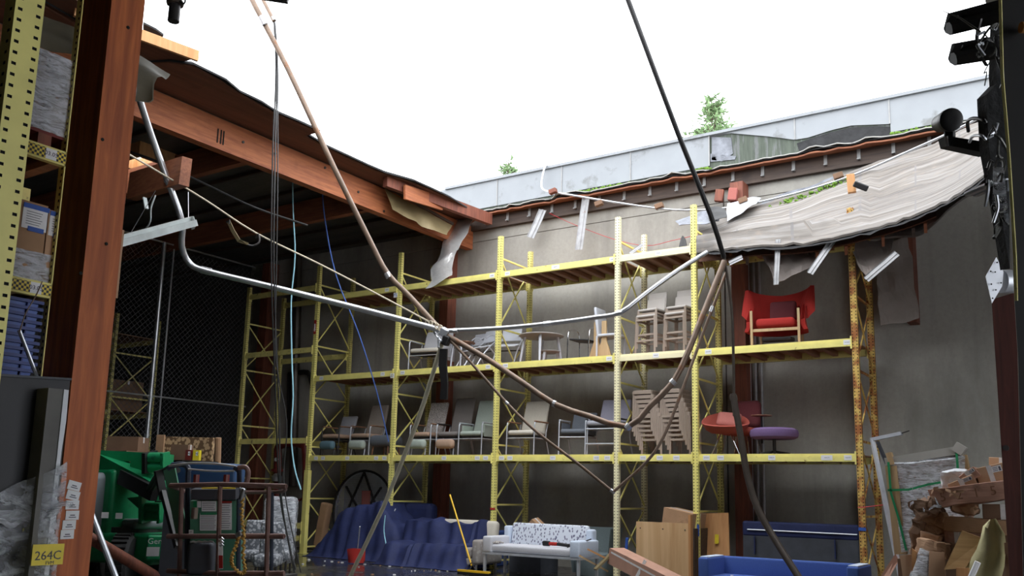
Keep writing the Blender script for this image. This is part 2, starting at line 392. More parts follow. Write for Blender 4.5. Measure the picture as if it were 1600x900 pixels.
# roof that still stands: left of the laminated beam (with a skylight opening), and right of the hole
sk = P(216, 250, Z=7.75); q = (sk.x-1.0, sk.x+.9, sk.y-.55, sk.y+.6)
ce = MB()
for a, b in (((-30, -6), (q[0], WY)), ((q[1], -6), (-12.5, WY)), ((q[0], -6), (q[1], q[2])), ((q[0], q[3]), (q[1], WY))):
    ce.bb((a[0], a[1], 7.74), (b[0], b[1], 7.92))
st(ce.build('ceiling', 'ceil'))
cr = MB(); zc = 7.62
for a, b in (((q[0]-.06, q[2]-.06), (q[1]+.06, q[2])), ((q[0]-.06, q[3]), (q[1]+.06, q[3]+.06)), ((q[0]-.06, q[2]), (q[0], q[3])), ((q[1], q[2]), (q[1]+.06, q[3]))):
    cr.bb((a[0], a[1], 7.45), (b[0], b[1], 8.15))
st(cr.build('trim_skylight', 'orply'))
st(MB().bb((-1.0, -6, 7.8), (6.5, WY, 7.98)).build('ceiling_right', 'ceil'))
st(MB().slab([(-12.5, -6, 7.8), (-1.0, -6, 7.8), (-1.0, 11.2, 7.8), (-3.33, 10.0, 7.8), (-4.72, 9.15, 7.8), (-6.14, 8.3, 7.8), (-7.57, 7.4, 7.8), (-9.02, 6.5, 7.8), (-10.26, 5.7, 7.8), (-12.5, 4.2, 7.8)], (0, 0, .18)).build('ceiling_near', 'ceil'))

# laminated beam along the edge of the hole, with the torn roof deck above it
gb = tag(MB().bb((-12.63, -6, 7.17), (-12.45, WY-.02, 7.72)).build('laminated_beam', 'wbeam'), 'long orange-brown laminated timber beam along the edge of the torn roof', 'beam')
for px, py in ((341, 206), (346, 208), (350, 210)):
    c = P(px, py, X=-12.44); MB().bb((-12.448, c.y-.012, 7.27), (-12.44, c.y+.012, 7.52)).build('bolt_slot', 'hole', gb, world=True)
for px, py in ((380, 222), (508, 262), (600, 330), (430, 240), (560, 300)):
    c = P(px, py, X=-12.44); MB().lathe([(.025, 0), (.025, .02)], 8, (-12.45, c.y, c.z), Euler((0, PI/2, 0)).to_matrix()).build('bolt', 'steeld', gb, world=True)
edge = [(225, 100), (262, 98), (300, 103), (322, 116), (345, 128), (372, 146), (400, 162), (430, 178), (462, 192), (500, 206), (476, 213), (508, 230), (540, 246), (575, 262), (600, 272), (640, 285), (672, 297), (700, 309), (730, 325), (752, 338)]
ep = [P(x, y, Z=7.77) for x, y in edge]
dk = thing('torn_roof_deck', 'torn overhanging roof deck of brown plywood with a ragged black felt edge', 'roof', (-12.5, 10, 7.74))
pl = [V((-12.6, 4.5, 7.75)), V((-11.3, 4.5, 7.75))]+ep+[V((-12.6, WY-.05, 7.75))]
MB().slab(pl, (0, 0, .03)).build('plywood_sheet', 'ply', dk, world=True)
fl = []
for i, p in enumerate([V((-11.3, 4.5, 7.77))]+ep):
    n = noise.noise(p*3.1)*.07
    fl.append([V((-12.6, p.y, 7.82)), V((p.x-.25, p.y, 7.83)), V((p.x+.03+n, p.y+n, 7.84+n*.3)), V((p.x+.10+n, p.y+n, 7.80+n*.5))])
MB().sheet(fl, .03).build('felt', 'blackm', dk, world=True)
# joist piece that juts further out near the column, splintered end
a, b = P(222, 60, Z=7.72), P(309, 93, Z=7.72)
pj = thing('splintered_roof_panel', 'broken plywood roof panel jutting into the sky beside the timber column', 'panel', (a.x, a.y, 7.72))
MB().slab([V((-12.6, 5.2, 7.80)), V((a.x+.05, 5.2, 7.80)), a+V((0, 0, .08)), b+V((0, 0, .08)), V((b.x-.15, b.y+.06, 7.80)), V((-12.6, b.y-.1, 7.80))], (0, 0, .03)).build('plywood_sheet', 'ply', pj, world=True)
MB().bar(a+V((-.2, -.9, .05)), b+V((0, 0, .05)), .05, .16).build('edge_board', 'orply', pj, world=True)
MB().sheet([[P(224, 34, Z=7.95), P(224, 44, Z=7.95)], [P(244, 44, Z=7.95), P(240, 52, Z=7.95)], [P(256, 53, Z=7.95), P(250, 60, Z=7.92)]], .03).build('felt', 'blackm', pj, world=True)
# cross beams and joists below the left ceiling
for k, (y, z0) in enumerate(((6.6, 7.2), (10.2, 7.2), (13.4, 7.2))):
    tag(MB().bb((-30, y-.07, z0), (-12.65, y+.07, 7.70)).build('cross_beam', 'wbeamx'), ('red-brown cross beam under the left roof, nearest the timber column', 'red-brown cross beam meeting the laminated beam behind the dark cables', 'red-brown cross beam under the left roof, farthest back')[k], 'beam')
for y in [4.2+1.22*i for i in range(11)]:
    tag(MB().bb((-29.9, y-.02, 7.66), (-12.66, y+.02, 7.73)).build('roof_joist', 'wdk'), 'dark thin roof joist in the row under the left roof', 'joist', 'thin joists under the left roof')
c = P(255, 280, Y=8.0)
tag(MB().bar(P(208, 292, D=14.3), P(290, 268, D=13.2), .16, .42).build('beam_stub', 'wbeamx'), 'short red-brown beam stub lit by the skylight left of the bent pipe', 'beam')
# insulation facing sheets hanging at the end of the beam
def quadgrid(tl, tr, bl, br, nu, nv, amp=.05, seed=0, sag=0):
    g = []
    for j in range(nv+1):
        v = j/nv; row = []
        for i in range(nu+1):
            u_ = i/nu; p = (tl.lerp(tr, u_)).lerp(bl.lerp(br, u_), v)
            n = noise.noise_vector(p*2.2+V((seed, 0, 0)))*amp*(.3+v); p = p+n+V((0, 0, -sag*math.sin(PI*u_)*v)); row.append(p)
        g.append(row)
    return g
MB().sheet(quadgrid(P(600, 295, X=-12.35), P(706, 352, X=-12.2), P(614, 330, X=-12.1), P(696, 370, X=-12.0), 12, 5, .08, 3), .012, (0.012, 0, 0)).build('insulation_sheet', 'foilg', tag(MB().bar(P(602, 291, X=-12.32), P(708, 350, X=-12.2), .03, .06).build('hanging_batten', 'wdk'), 'yellowed insulation sheet sagging on its batten below the end of the laminated beam', 'insulation'), world=True, smooth=True)
g = quadgrid(P(706, 345, Y=16.2), P(744, 334, Y=16.4), P(664, 452, Y=14.9), P(700, 432, Y=15.1), 8, 14, .13, 9)
tag(MB().sheet(g, .012, (.0, .012, 0)).build('insulation_sheet', 'foil', smooth=True), 'silver insulation sheet hanging from the roof corner onto the rack top', 'insulation')
tag(MB().bar(P(602, 282, Y=13.2), P(766, 343, Y=16.5), .12, .26).build('edge_joist', 'wred'), 'red-brown joist running into the far roof corner above the silver sheet', 'joist')
tag(MB().bar(P(632, 300, Y=13.6), P(690, 318, Y=14.9), .05, .30).build('edge_joist', 'wbeam'), 'short orange joist piece above the yellowed hanging insulation', 'joist')
# torn insulation near the column top
tag(MB().sheet(quadgrid(P(205, 80, D=8.2), P(262, 112, D=8.6), P(205, 165, D=7.6), P(232, 148, D=7.8), 8, 8, .12, 5), .012, (.0, .012, 0)).build('insulation_flap', 'foilo', smooth=True), 'olive insulation flap torn loose right of the big timber column', 'insulation')
tag(MB().sheet(quadgrid(P(40, 10, D=8.2), P(150, 55, D=8.6), P(40, 70, D=7.9), P(150, 105, D=8.2), 8, 6, .12, 15), .012, (.0, .012, 0)).build('insulation_flap', 'foilo', smooth=True), 'olive insulation flap sagging behind the wrapped pallet at upper left', 'insulation')

# ledger, hangers and torn roof edge left on the back wall
lg = tag(MB().bb((-12.45, WY-.11, 7.60), (-.9, WY-.005, 7.90)).build('wall_ledger', 'wdk'), 'dark timber ledger bolted along the top of the concrete wall', 'beam')
hm = None
for i in range(19):
    x = -12.0+i*.6
    if hm is None:
        hm = MB().bb((x-.03, WY-.13, 7.70), (x+.03, WY-.11, 7.90)).bb((x-.025, WY-.18, 7.69), (x+.025, WY-.12, 7.71)).build('joist_hanger', 'zinc', lg, world=True); hx = x
    else: share(hm, (x-hx, 0, 0), lg)
rg = thing('torn_roof_edge', 'torn strip of roof edge with curled pale membrane along the wall top', 'roof', (-6.5, WY, 7.9))
g1, g2, g3 = [], [], []
for i in range(93):
    x = -12.4+i*.125; n = noise.noise(V((x*1.3, 0, 3))); n2 = noise.noise(V((x*4, 5, 3))); wd = .36+.14*n+.05*n2
    lift = .10*max(0, n)+.03*n2
    g1.append([V((x, WY-.01, 7.94)), V((x, WY-.3, 7.93)), V((x, WY-wd, 7.90+n2*.02))])
    g2.append([V((x, WY-.01, 8.02)), V((x, WY-.2, 8.0+lift*.3)), V((x, WY-wd*.8, 7.99+lift*.6)), V((x, WY-wd-.05-.05*n2, 7.955+lift))])
    g3.append([V((x, WY-.01, 7.975)), V((x, WY-wd-.02+.09*n2, 7.935+lift*.3))])
MB().sheet(g1, .03).build('plywood_strip', 'wbeamx', rg, world=True)
MB().sheet(g2, .02).build('membrane', 'rmemb', rg, world=True)
MB().sheet(g3, .015).build('felt', 'blackm', rg, world=True)
ms = MB()
for i in range(240):
    px = random.choice([random.uniform(880, 990), random.uniform(1085, 1110), random.uniform(1395, 1490)]); x = P(px, 250, Y=WY-.1).x
    ms.rbox((x, WY-random.uniform(.06, .22), 8.03+random.uniform(0, .035)), (random.uniform(.03, .08), .04, random.uniform(.02, .05)), .012, (random.random(), random.random(), random.random()), 1)
stuff(ms.build('moss', 'moss', rg, world=True))
# parapet: flashing panels, torn in the middle
pp_ = MB().bb((-13.3, WY-.02, 8.0), (6.5, WY+.0, 8.75)).build('parapet_backing', 'green_wall'); st(pp_)
joints = [690, 778, 878, 985, 1108, 1243, 1393, 1553, 1720]
bots = [[(690, 306), (778, 304)], [(778, 304), (878, 292)], [(878, 292), (930, 284), (985, 268)], [(985, 268), (1050, 260), (1108, 253)],
        [(1110, 213), (1125, 209), (1142, 208), (1200, 213), (1243, 218)], [(1243, 218), (1262, 215), (1300, 203), (1330, 196), (1393, 193)], [(1393, 196), (1480, 190), (1553, 182)], [(1553, 182), (1720, 165)]]
for i in range(8):
    xa, xb = P(joints[i], 250, Y=WY-.06).x+.008, P(joints[i+1], 250, Y=WY-.06).x-.008
    if i == 7: xb = 6.5
    bt = [P(x, y, Y=WY-.05) for x, y in bots[i]]; bt[0].x = xa; bt[-1].x = xb
    if i in (0, 1, 2, 3, 6, 7):
        for q_ in bt: q_.z = min(q_.z, 8.14)
    poly = [V((xa, WY-.05, 8.80)), V((xb, WY-.05, 8.80))]+bt[::-1]
    MB().slab(poly, (0, .02, 0)).build('flashing_panel', 'flash', pp_, world=True)
    MB().bb((xb-.004, WY-.066, min(p_.z for p_ in bt)), (xb+.02, WY-.05, 8.80)).build('seam', 'zinc', pp_, world=True)
MB().bb((-13.3, WY-.10, 8.78), (6.5, WY+.35, 8.84)).build('coping', 'flash', pp_, world=True)
for pts in ([(1112, 214), (1142, 215), (1145, 240), (1128, 252), (1112, 250)], [(1110, 240), (1150, 244), (1148, 249), (1110, 253)]):
    MB().slab([P(x, y, Y=WY-.04) for x, y in pts], (0, .015, 0)).build('torn_felt', 'felt', pp_, world=True)

MB().slab([P(x, y, Y=WY-.035) for x, y in ((1245, 224), (1262, 218), (1300, 206), (1330, 199), (1370, 197), (1396, 198), (1396, 210), (1320, 226), (1250, 240))], (0, .01, 0)).build('torn_felt', 'blackm', pp_, world=True)
# pilasters and conduits on the back wall
def pil(px, wd, z1, lab, z0=0):
    x = P(px, 600, Y=WY-.3).x
    tag(MB().bb((x-wd/2, WY-.34, z0), (x+wd/2, WY-.01, z1)).build('wall_post', 'wred'), lab, 'post')
pil(1157, .26, 7.6, 'red-brown timber wall post behind the red tub chair bay')
pil(690, .24, 7.6, 'red-brown timber wall post behind the tarpaulin bay')
pil(1430, .16, 6.9, 'short dark timber on the wall beside the hanging brown insulation sheet', 4.55)
pil(405, .30, 7.6, 'dark timber wall post inside the leftmost rack bay')
for k, px in enumerate((1172, 1181, 1190)):
    x = P(px, 600, Y=WY-.1).x
    tag(MB().tube([(x, WY-.09, 0.9), (x, WY-.09, 6.6)], .025, 8).build('wall_conduit', 'steel'), 'slim grey wall conduit beside the timber post, %s of the trio' % ('leftmost', 'middle', 'rightmost')[k], 'pipe', 'trio of wall conduits')
tag(MB().tube([P(705, 470, Y=WY-.06), P(703, 560, Y=WY-.06), P(702, 700, Y=WY-.06)], .02, 6).build('wall_conduit', 'black'), 'thin black conduit on the wall behind the white lounge chair', 'pipe')
x = P(462, 640, Y=WY-.1)
bp = tag(MB().tube(smoothpts([P(452, 585, Y=WY-.1), P(480, 582, Y=WY-.1), P(488, 600, Y=WY-.1)], 4), .07, 8).tube([P(452, 585, Y=WY-.1), P(452, 700, Y=WY-.1)], .06, 8).build('wall_pipe', 'black'), 'short black elbow pipe on the wall in the leftmost rack bay', 'pipe')
tag(MB().tube([P(468, 360, Y=WY-.15), P(462, 560, Y=WY-.15), P(458, 760, Y=WY-.15)], .11, 10).build('wall_pipe', 'pipedk'), 'thick dark standpipe on the wall left of the first tall yellow upright', 'pipe')

# ================================================================ PALLET RACK
FY, BY = 15.23, 16.36
def post_mb(h, w_=.10, d=.075, pitch=.055, z0=0, hole=.02):
    """open channel with real slots: web faces -Y"""
    mb = MB(); n = int(h/pitch); idx = {}
    def vid(x, y, z):
        k = (round(x, 4), round(y, 4), round(z, 4))
        if k not in idx: idx[k] = len(mb.v); mb.v.append(V((x, y, z0+z)))
        return idx[k]
    s_ = w_/.10
    bx = [a*s_ for a in (-.05, -.040, -.024, .024, .040, .05)]; by = [a*d/.075 for a in (0, .020, .036, .075)]
    for i in range(n):
        za, zb, zc_ = i*pitch, i*pitch+(pitch-hole), (i+1)*pitch
        for (z_a, z_b, hl) in ((za, zb, False), (zb, zc_, True)):
            for j in range(5):
                if hl and j in (1, 3): continue
                mb.f.append((vid(bx[j], 0, z_a), vid(bx[j+1], 0, z_a), vid(bx[j+1], 0, z_b), vid(bx[j], 0, z_b)))
            for sx in (bx[0], bx[-1]):
                for j in range(3):
                    if hl and j == 1: continue
                    mb.f.append((vid(sx, by[j], z_a), vid(sx, by[j+1], z_a), vid(sx, by[j+1], z_b), vid(sx, by[j], z_b)))
    return mb
RX = [-15.85, -13.27, -10.53, -7.775, -6.22, -3.45]
RM = ['yel', 'yel', 'yel', 'cream', 'yel', 'rust']
rack = thing('pallet_rack', 'long tall yellow steel pallet rack of five bays against the concrete wall', 'rack', (-9.6, FY, 0))
meshes = {}
core = {}  # black shade fills for the post insides, one per height
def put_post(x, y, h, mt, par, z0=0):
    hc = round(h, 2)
    if hc not in core: core[hc] = MB().bb((-.045, .012, 0), (.045, .070, h-.05)).build('channel_shade_fill', 'hole', par); c_ = core[hc]  # black fill stands in for the shaded inside of the post
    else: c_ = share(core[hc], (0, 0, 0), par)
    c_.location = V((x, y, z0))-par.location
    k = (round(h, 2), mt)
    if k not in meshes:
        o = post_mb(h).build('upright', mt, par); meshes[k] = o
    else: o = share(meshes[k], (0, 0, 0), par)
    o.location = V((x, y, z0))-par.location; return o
bcache = {}
def put_brace(x, mt, par, zs=(.15, 1.25, 2.45, 3.6, 4.85, 6.35), ya=FY+.03, yb=BY+.02, skip=()):
    k = (mt, tuple(zs), skip)
    if k not in bcache:
        mb = []
        for i, z in enumerate(zs):
            mb.append(('brace', MB().bar((0, ya-FY, z), (0, yb-FY, z), .028, .035)))
            if i < len(zs)-1 and i not in skip:
                z2 = zs[i+1]
                mb.append(('brace', MB().bar((-.012, ya-FY, z+.05), (-.012, yb-FY, z2-.05), .02, .028)))
                mb.append(('brace', MB().bar((.012, yb-FY, z+.05), (.012, ya-FY, z2-.05), .02, .028)))
        bcache[k] = [q_.build(n, mt, par) for n, q_ in mb]
        for o in bcache[k]: o.location = V((x, FY, 0))-par.location
    else:
        for o in bcache[k]: share(o, V((x, FY, 0))-par.location, par)
for i, x in enumerate(RX):
    mt = RM[i]
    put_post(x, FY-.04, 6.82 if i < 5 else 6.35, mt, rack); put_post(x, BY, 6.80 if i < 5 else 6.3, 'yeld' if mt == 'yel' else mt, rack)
    put_brace(x, 'yel' if mt != 'rust' else 'rust', rack, (.15, 1.25, 2.45, 3.6, 4.85, 6.35) if i < 5 else (.15, 1.25, 2.45, 3.6, 4.85, 5.85))
    for y in (FY, BY+.03): MB().bb((x-.09, y-.08, .0), (x+.09, y+.08, .012)).build('foot_plate', mt, rack, world=True)
    MB().bb((x-.066, FY-.05, .0), (x+.066, FY+.06, 1.9)).build('post_sleeve', mt, rack, world=True) if i in (0,) else None
def beam(xa, xb, y, z, mt, par, flip=False):
    s_ = 1 if flip else -1
    mb = MB().bb((xa+.05, y-.025, z-.065), (xb-.05, y+.025, z+.065)).bb((xa+.05, y+s_*.025, z-.065), (xb-.05, y+s_*.045, z+.022))
    for x_ in (xa+.057, xb-.057): mb.bb((x_-.012, y-.055, z-.11), (x_+.012, y+.045, z+.10))
    return mb.build('beam', mt, par, world=True)
BZ = (2.18, 4.05, 5.98)
sup = None
for li, z in enumerate(BZ):
    for i in range(5):
        mt = 'cream' if (i == 3 and li > 0) else 'yel'
        beam(RX[i], RX[i+1], FY-.01, z, mt, rack); beam(RX[i], RX[i+1], BY+.02, z, 'yeld', rack, True)
        xa, xb = RX[i]+.12, RX[i+1]-.12; n = max(4, int((xb-xa)/.31))
        for k in range(n):
            x = xa+(xb-xa)*(k+.5)/n
            if sup is None: sup = MB().bb((-.045, -.53, -.045), (.045, .53, .045)).build('deck_support', 'plank_dark', rack)
            o = share(sup, V((x, (FY+BY)/2+.01, z-.0))-V(rack.location), rack)
        MB().bb((RX[i]+.06, FY+.02, z+.05), (RX[i+1]-.06, BY-.01, z+.068)).build('deck_board', 'deckply', rack, world=True)
bpy.data.objects.remove(sup)
TOP = [z+.070 for z in BZ]
labs = {0: [(494, '10.10.56'), (505, '10.10.36'), (543, '10.09.56'), (588, '10.09.36'), (601, '10.09.35'), (630, '10.08.56'), (694, '10.08.36'), (746, '10.08.35'), (759, '10.08.34'), (784, '10.07.56'), (797, '10.07.36'), (864, '10.07.35'), (932, '10.07.34'), (949, '10.07.33'), (1005, '10.06.36'), (1031, '10.06.35'), (1057, '10.06.34'), (1104, '10.05.36'), (1126, '10.05.35'), (1206, '10.05.34'), (1292, '10.05.33'), (1325, '10.05.32')],
        1: [(504, '10.10.66'), (599, '10.09.66'), (630, '10.08.66'), (763, '10.08.65'), (790, '10.07.66'), (952, '10.07.65'), (1025, '10.06.66'), (1107, '10.05.66'), (1325, '10.05.65')],
        2: [(606, '10.09.76'), (769, '10.08.76'), (793, '10.07.76'), (868, '10.07.75'), (957, '10.06.75'), (1029, '10.06.76')]}
for li, L in labs.items():
    for px, tx in L:
        x = P(px, 715 if li == 0 else (565 if li == 1 else 430), Y=FY-.05).x; w_ = .12 if px not in (868, 1292) else .18
        o = MB().bb((x-w_/2, FY-.059, BZ[li]-.043), (x+w_/2, FY-.0556, BZ[li]+.018+.02)).build('location_label', 'white', rack, world=True)
        lettering(tx, .024, V((x, FY-.0605, BZ[li]-.001)), (PI/2, 0, 0), o, world=True)
for px, py, ch in ((613, 587, 'D'), (618, 461, 'P2')):
    c = P(px, py, Y=FY-.06); o = MB().box(c, (.11, .006, .11)).build('bay_letter_label', 'white', rack, world=True)
    lettering(ch, .09, c+V((0, -.005, 0)), (PI/2, 0, 0), o, 'tapeb', world=True)
c = P(492, 511, Y=FY-.05); o = MB().box(c, (.075, .006, .34)).build('arrow_decal', 'red', rack, world=True)
MB().slab([c+V((-.02, -.006, .08)), c+V((.02, -.006, .08)), c+V((.02, -.006, -.06)), c+V((.032, -.006, -.06)), c+V((0, -.006, -.12)), c+V((-.032, -.006, -.06)), c+V((-.02, -.006, -.06))], (0, .002, 0)).build('arrow', 'white', o, world=True)
for px, py, w_, h_, x_, mt in ((1348, 827, .115, .05, RX[5], 'tapeb'), (769, 795, .12, .04, RX[2], 'red'), (1094, 829, .04, .2, RX[4]+.04, 'tapeb')):
    c = P(px, py, Y=FY-.05); MB().box((x_, FY-.045, c.z), (w_, .012, h_)).build('tape_band', mt, rack, world=True)
# lower bay at the far left with its own beam heights
rk2 = thing('pallet_rack', 'shadowed yellow rack bay at the far left end with lower crossing beams', 'rack', (-17.1, FY, 0))
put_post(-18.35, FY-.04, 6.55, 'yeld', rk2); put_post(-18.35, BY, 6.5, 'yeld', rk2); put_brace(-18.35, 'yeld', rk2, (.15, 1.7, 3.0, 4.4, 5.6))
for z in (.33, .62, 2.59, 4.76, 6.28):
    beam(-18.35, RX[0], FY-.01, z, 'yeld', rk2)
    if z > 1: beam(-18.35, RX[0], BY+.02, z, 'yeld', rk2, True)
# ================================================================ COLLAPSED ROOF ON THE RACK
UP = [(1092, 352, 16.1), (1135, 340, 16.3), (1180, 322, 16.45), (1250, 300, 16.5), (1330, 268, 16.55), (1400, 243, 16.55), (1450, 228, 16.5), (1500, 203, 16.4), (1545, 183, 16.2), (1610, 150, 16.0)]
LO = [(1088, 392, 14.95), (1135, 388, 14.9), (1180, 383, 14.85), (1255, 379, 14.8), (1330, 364, 14.6), (1400, 345, 14.4), (1450, 326, 14.2), (1500, 300, 13.9), (1545, 268, 13.6), (1610, 230, 13.2)]
cr_ = thing('collapsed_roof', 'large sheet of weathered grey roofing sagging from the right onto the rack top', 'roof', (-3.6, 15.5, 6.0))
def rowpts(L, k=5): return smoothpts([P(x, y, Y=Y_) for x, y, Y_ in L], k)
ru, rl = rowpts(UP), rowpts(LO); g = []
NV = 16
for j in range(NV+1):
    v = j/NV; row = []
    for i, (a, b) in enumerate(zip(ru, rl)):
        p = a.lerp(b, v); n = noise.noise(V((i*.16, v*3.2, 1.7)))*.16+noise.noise(V((i*.5, v*9, 4)))*.03
        n += .05*math.sin(v*16+i*.10)*(.3+.7*i/len(ru))
        e = noise.noise(V((i*.9, j, 2)))*.05 if j in (0, NV) else 0
        row.append(p+V((0, 0, (max(0, 6.15-p.z) if -6.4 < p.x < -3.2 and p.y > 15.0 else 0)+n*.6*math.sin(PI*min(1, v*1.1+.05))+(0 if p.x < -3.2 else -.12*math.sin(PI*v))+e)))
        if -6.5 < row[-1].x < -3.2 and row[-1].y > 15.0: row[-1].z = max(row[-1].z, 6.16)
    g.append(row)
MB().sheet(g, .035, (0, .012, -.035)).build('membrane', 'memb', cr_, world=True, smooth=True)
LO2 = [(1255, 382, 15.1), (1330, 375, 15.0), (1390, 369, 14.9), (1432, 366, 14.8), (1450, 357, 14.7), (1478, 330, 14.5), (1512, 305, 14.3), (1548, 284, 14.1)]
UP2 = [(1255, 372, 15.4), (1330, 358, 15.3), (1390, 343, 15.2), (1432, 328, 15.0), (1450, 322, 14.9), (1478, 308, 14.8), (1512, 290, 14.6), (1548, 262, 14.5)]
a_, b_ = rowpts(UP2, 4), rowpts(LO2, 4)
g = [[p.lerp(q_, v/4)+V((0, 0, noise.noise(q_*3)*.03)) for p, q_ in zip(a_, b_)] for v in range(5)]
MB().sheet(g, .03, (0, .01, -.03)).build('lower_membrane', 'memb', cr_, world=True, smooth=True)
fr = []
for p in rl: fr.append([p+V((0, .05, -.02)), p+V((noise.noise(p*5)*.03, -.02, -.07-abs(noise.noise(p*7))*.08))])
MB().sheet(fr, .02, (0, .02, 0)).build('felt_fringe', 'blackm', cr_, world=True)
# plywood and joists under the sheet
g = [[p.lerp(q_, v/3)+V((0, .10, -.34+.16*v/3)) for p, q_ in zip(ru[:32], rl[:32])] for v in (0, 1, 2, 2.85)]
MB().sheet(g, .02).build('plywood_sheet', 'ply', cr_, world=True)
for px in (1150, 1185, 1225, 1268, 1310, 1352, 1395, 1420):
    i = min(len(ru)-1, max(0, int((px-1090)/520*len(ru)*1.02)))
    MB().bar(ru[i]+V((0, -.1, -.26)), rl[i]+V((0, .25, -.20)), .045, .16).build('joist', 'wbeamx' if px % 3 else 'wdk', cr_, world=True)
# dark flaps of felt at the upper edge with moss
def flap(pts, Y_, mt, name, lab, cat, th=.02):
    return tag(MB().slab([P(x, y, Y=Y_) for x, y in pts], (0, th, .005)).build(name, mt), lab, cat)
def ragged(top, bot, Ya, Yb, mt, name, lab, cat, amp=.05, seed=1, th=.015, nv=4, k=4):
    a, b = smoothpts([P(x, y, Y=Ya) for x, y in top], k), smoothpts([P(x, y, Y=Yb) for x, y in bot], k)
    g = [[p.lerp(q_, v/nv)+noise.noise_vector(p.lerp(q_, v/nv)*4+V((seed, 0, 0)))*amp for p, q_ in zip(a, b)] for v in range(nv+1)]
    return tag(MB().sheet(g, th, (0, th, 0)).build(name, mt), lab, cat)
t1 = ragged([(1178, 325), (1230, 300), (1290, 282), (1340, 266), (1385, 250)], [(1165, 338), (1230, 320), (1290, 300), (1340, 280), (1392, 262)], 16.6, 16.3, 'felt', 'felt_strip', 'torn grey felt strip with moss along the upper edge of the fallen roofing', 'felt')
msk = MB()
for i in range(150):
    u_ = random.random(); px = 1185+140*u_; p = P(px, 337-50*u_+random.uniform(-9, 3), Y=16.3+random.uniform(-.06, .04))
    msk.rbox(p, (random.uniform(.03, .09), .05, random.uniform(.02, .05)), .012, (random.random(),)*3, 1)
stuff(msk.build('moss', 'moss', t1, world=True))
ragged([(1135, 318), (1160, 312), (1190, 308)], [(1135, 345), (1150, 338), (1172, 325)], 16.4, 15.9, 'lgrey', 'metal_flap', 'pale blue-grey metal flap curled above the rack beside the brick-coloured blocks', 'flashing', .04, 3)
ragged([(1056, 345), (1072, 338), (1098, 330), (1120, 330)], [(1062, 352), (1078, 352), (1100, 351), (1124, 344)], 15.9, 15.6, 'felt', 'felt_scrap', 'dark slate-grey felt scrap lying left of the fallen roofing above the rack', 'felt', .04, 5, .03)
ragged([(1105, 325), (1120, 322), (1133, 327)], [(1108, 345), (1122, 342), (1135, 338)], 15.7, 15.5, 'black', 'felt_scrap', 'small black curled felt scrap behind the slanting black pole', 'felt', .03, 6, .02)
ragged([(1064, 372), (1067, 368), (1071, 374)], [(1060, 388), (1066, 387), (1074, 386)], 15.3, 15.25, 'black', 'felt_scrap', 'tiny black felt tuft standing on the top beam beside the tall upright', 'felt', .01, 6, .02)
for px, py, w_, mt, lab in ((1124, 306, .16, 'wred', 'brick-red block standing left on the wall conduit'), (1145, 304, .17, 'pillow', 'pinkish wooden block beside the brick-red block on the conduit')):
    tag(MB().rbox(P(px, py, Y=16.45), (w_, .12, .24), .012, (0, .15, .2)).build('wood_block', mt), lab, 'block')
c = P(1330, 287, Y=15.0)
tag(MB().rbox(c+V((0, 0, .0)), (.13, .08, .32), .01, (0, -.05, .2)).build('wood_stub', 'orply'), 'orange splintered timber stub poking up through the fallen roofing', 'block')
tag(MB().rbox(P(1345, 291, Y=14.9), (.24, .06, .10), .02, (.3, .5, .2)).build('felt_scrap', 'black'), 'black torn felt curl beside the orange timber stub', 'felt')
# metal channel flaps hanging below and elsewhere on the wall
def channel(a, b, w_, lab, mt='chan', ref=V((0, -1, .2)), name='metal_channel'):
    a, b = V(a), V(b); x, y, d = basis(b-a, ref); mb = MB(); K = 6
    prof = [(-.5, .12), (-.42, .0), (-.12, .0), (-.05, .10), (.05, .10), (.12, 0), (.42, 0), (.5, .14)]
    g = []
    for i in range(K+1):
        p = a.lerp(b, i/K); tw = noise.noise(p*3)*.02
        g.append([p+x*w_*u_+y*(w_*v+tw) for u_, v in prof])
    mb.sheet(g, .006, y*.006); return tag(mb.build(name, mt), lab, 'metal strip')
channel(P(849, 328, Y=16.6), P(830, 372, Y=16.5), .22, 'short bent pale metal channel hanging on the wall, left of the longer one')
channel(P(917, 305, Y=16.6), P(905, 390, Y=16.45), .19, 'long pale metal channel with rust edges hanging on the upper wall')
channel(P(1312, 362, Y=14.9), P(1266, 428, Y=14.7), .12, 'slanted pale metal channel hanging below the roofing over the red wing chair')
channel(P(1402, 396, Y=14.6), P(1354, 438, Y=14.5), .12, 'slanted pale metal channel hanging right of the rusty upright')
channel(P(1216, 374, Y=14.9), P(1213, 445, Y=14.8), .09, 'crumpled upright metal strip hanging over the middle of the right bay')
channel(P(1140, 412, Y=14.9), P(1160, 402, Y=14.9), .10, 'small pale metal scrap caught at the top of the dark hanging pipe')
channel(P(985, 397, Y=15.3), P(1004, 382, Y=15.5), .08, 'small silver scrap lying on the top shelf behind the cream upright')
ragged([(1180, 388), (1215, 388), (1268, 386), (1300, 380)], [(1205, 425), (1215, 440), (1262, 420), (1270, 425)], 15.3, 15.1, 'foild', 'insulation_sheet', 'grey-brown insulation rag hanging under the roofing above the red wing chair', 'insulation', .08, 11)
ragged([(1325, 376), (1360, 374), (1398, 372)], [(1345, 425), (1360, 432), (1392, 402)], 15.3, 14.9, 'foild', 'insulation_sheet', 'grey-brown insulation flap hanging behind the right metal channel', 'insulation', .05, 12)
ragged([(1368, 380), (1395, 375), (1418, 370)], [(1373, 508), (1405, 506), (1438, 498)], 16.3, 16.2, 'foild', 'insulation_sheet', 'long brownish insulation sheet hanging flat near the wall right of the rack', 'insulation', .05, 14, .012, 8)

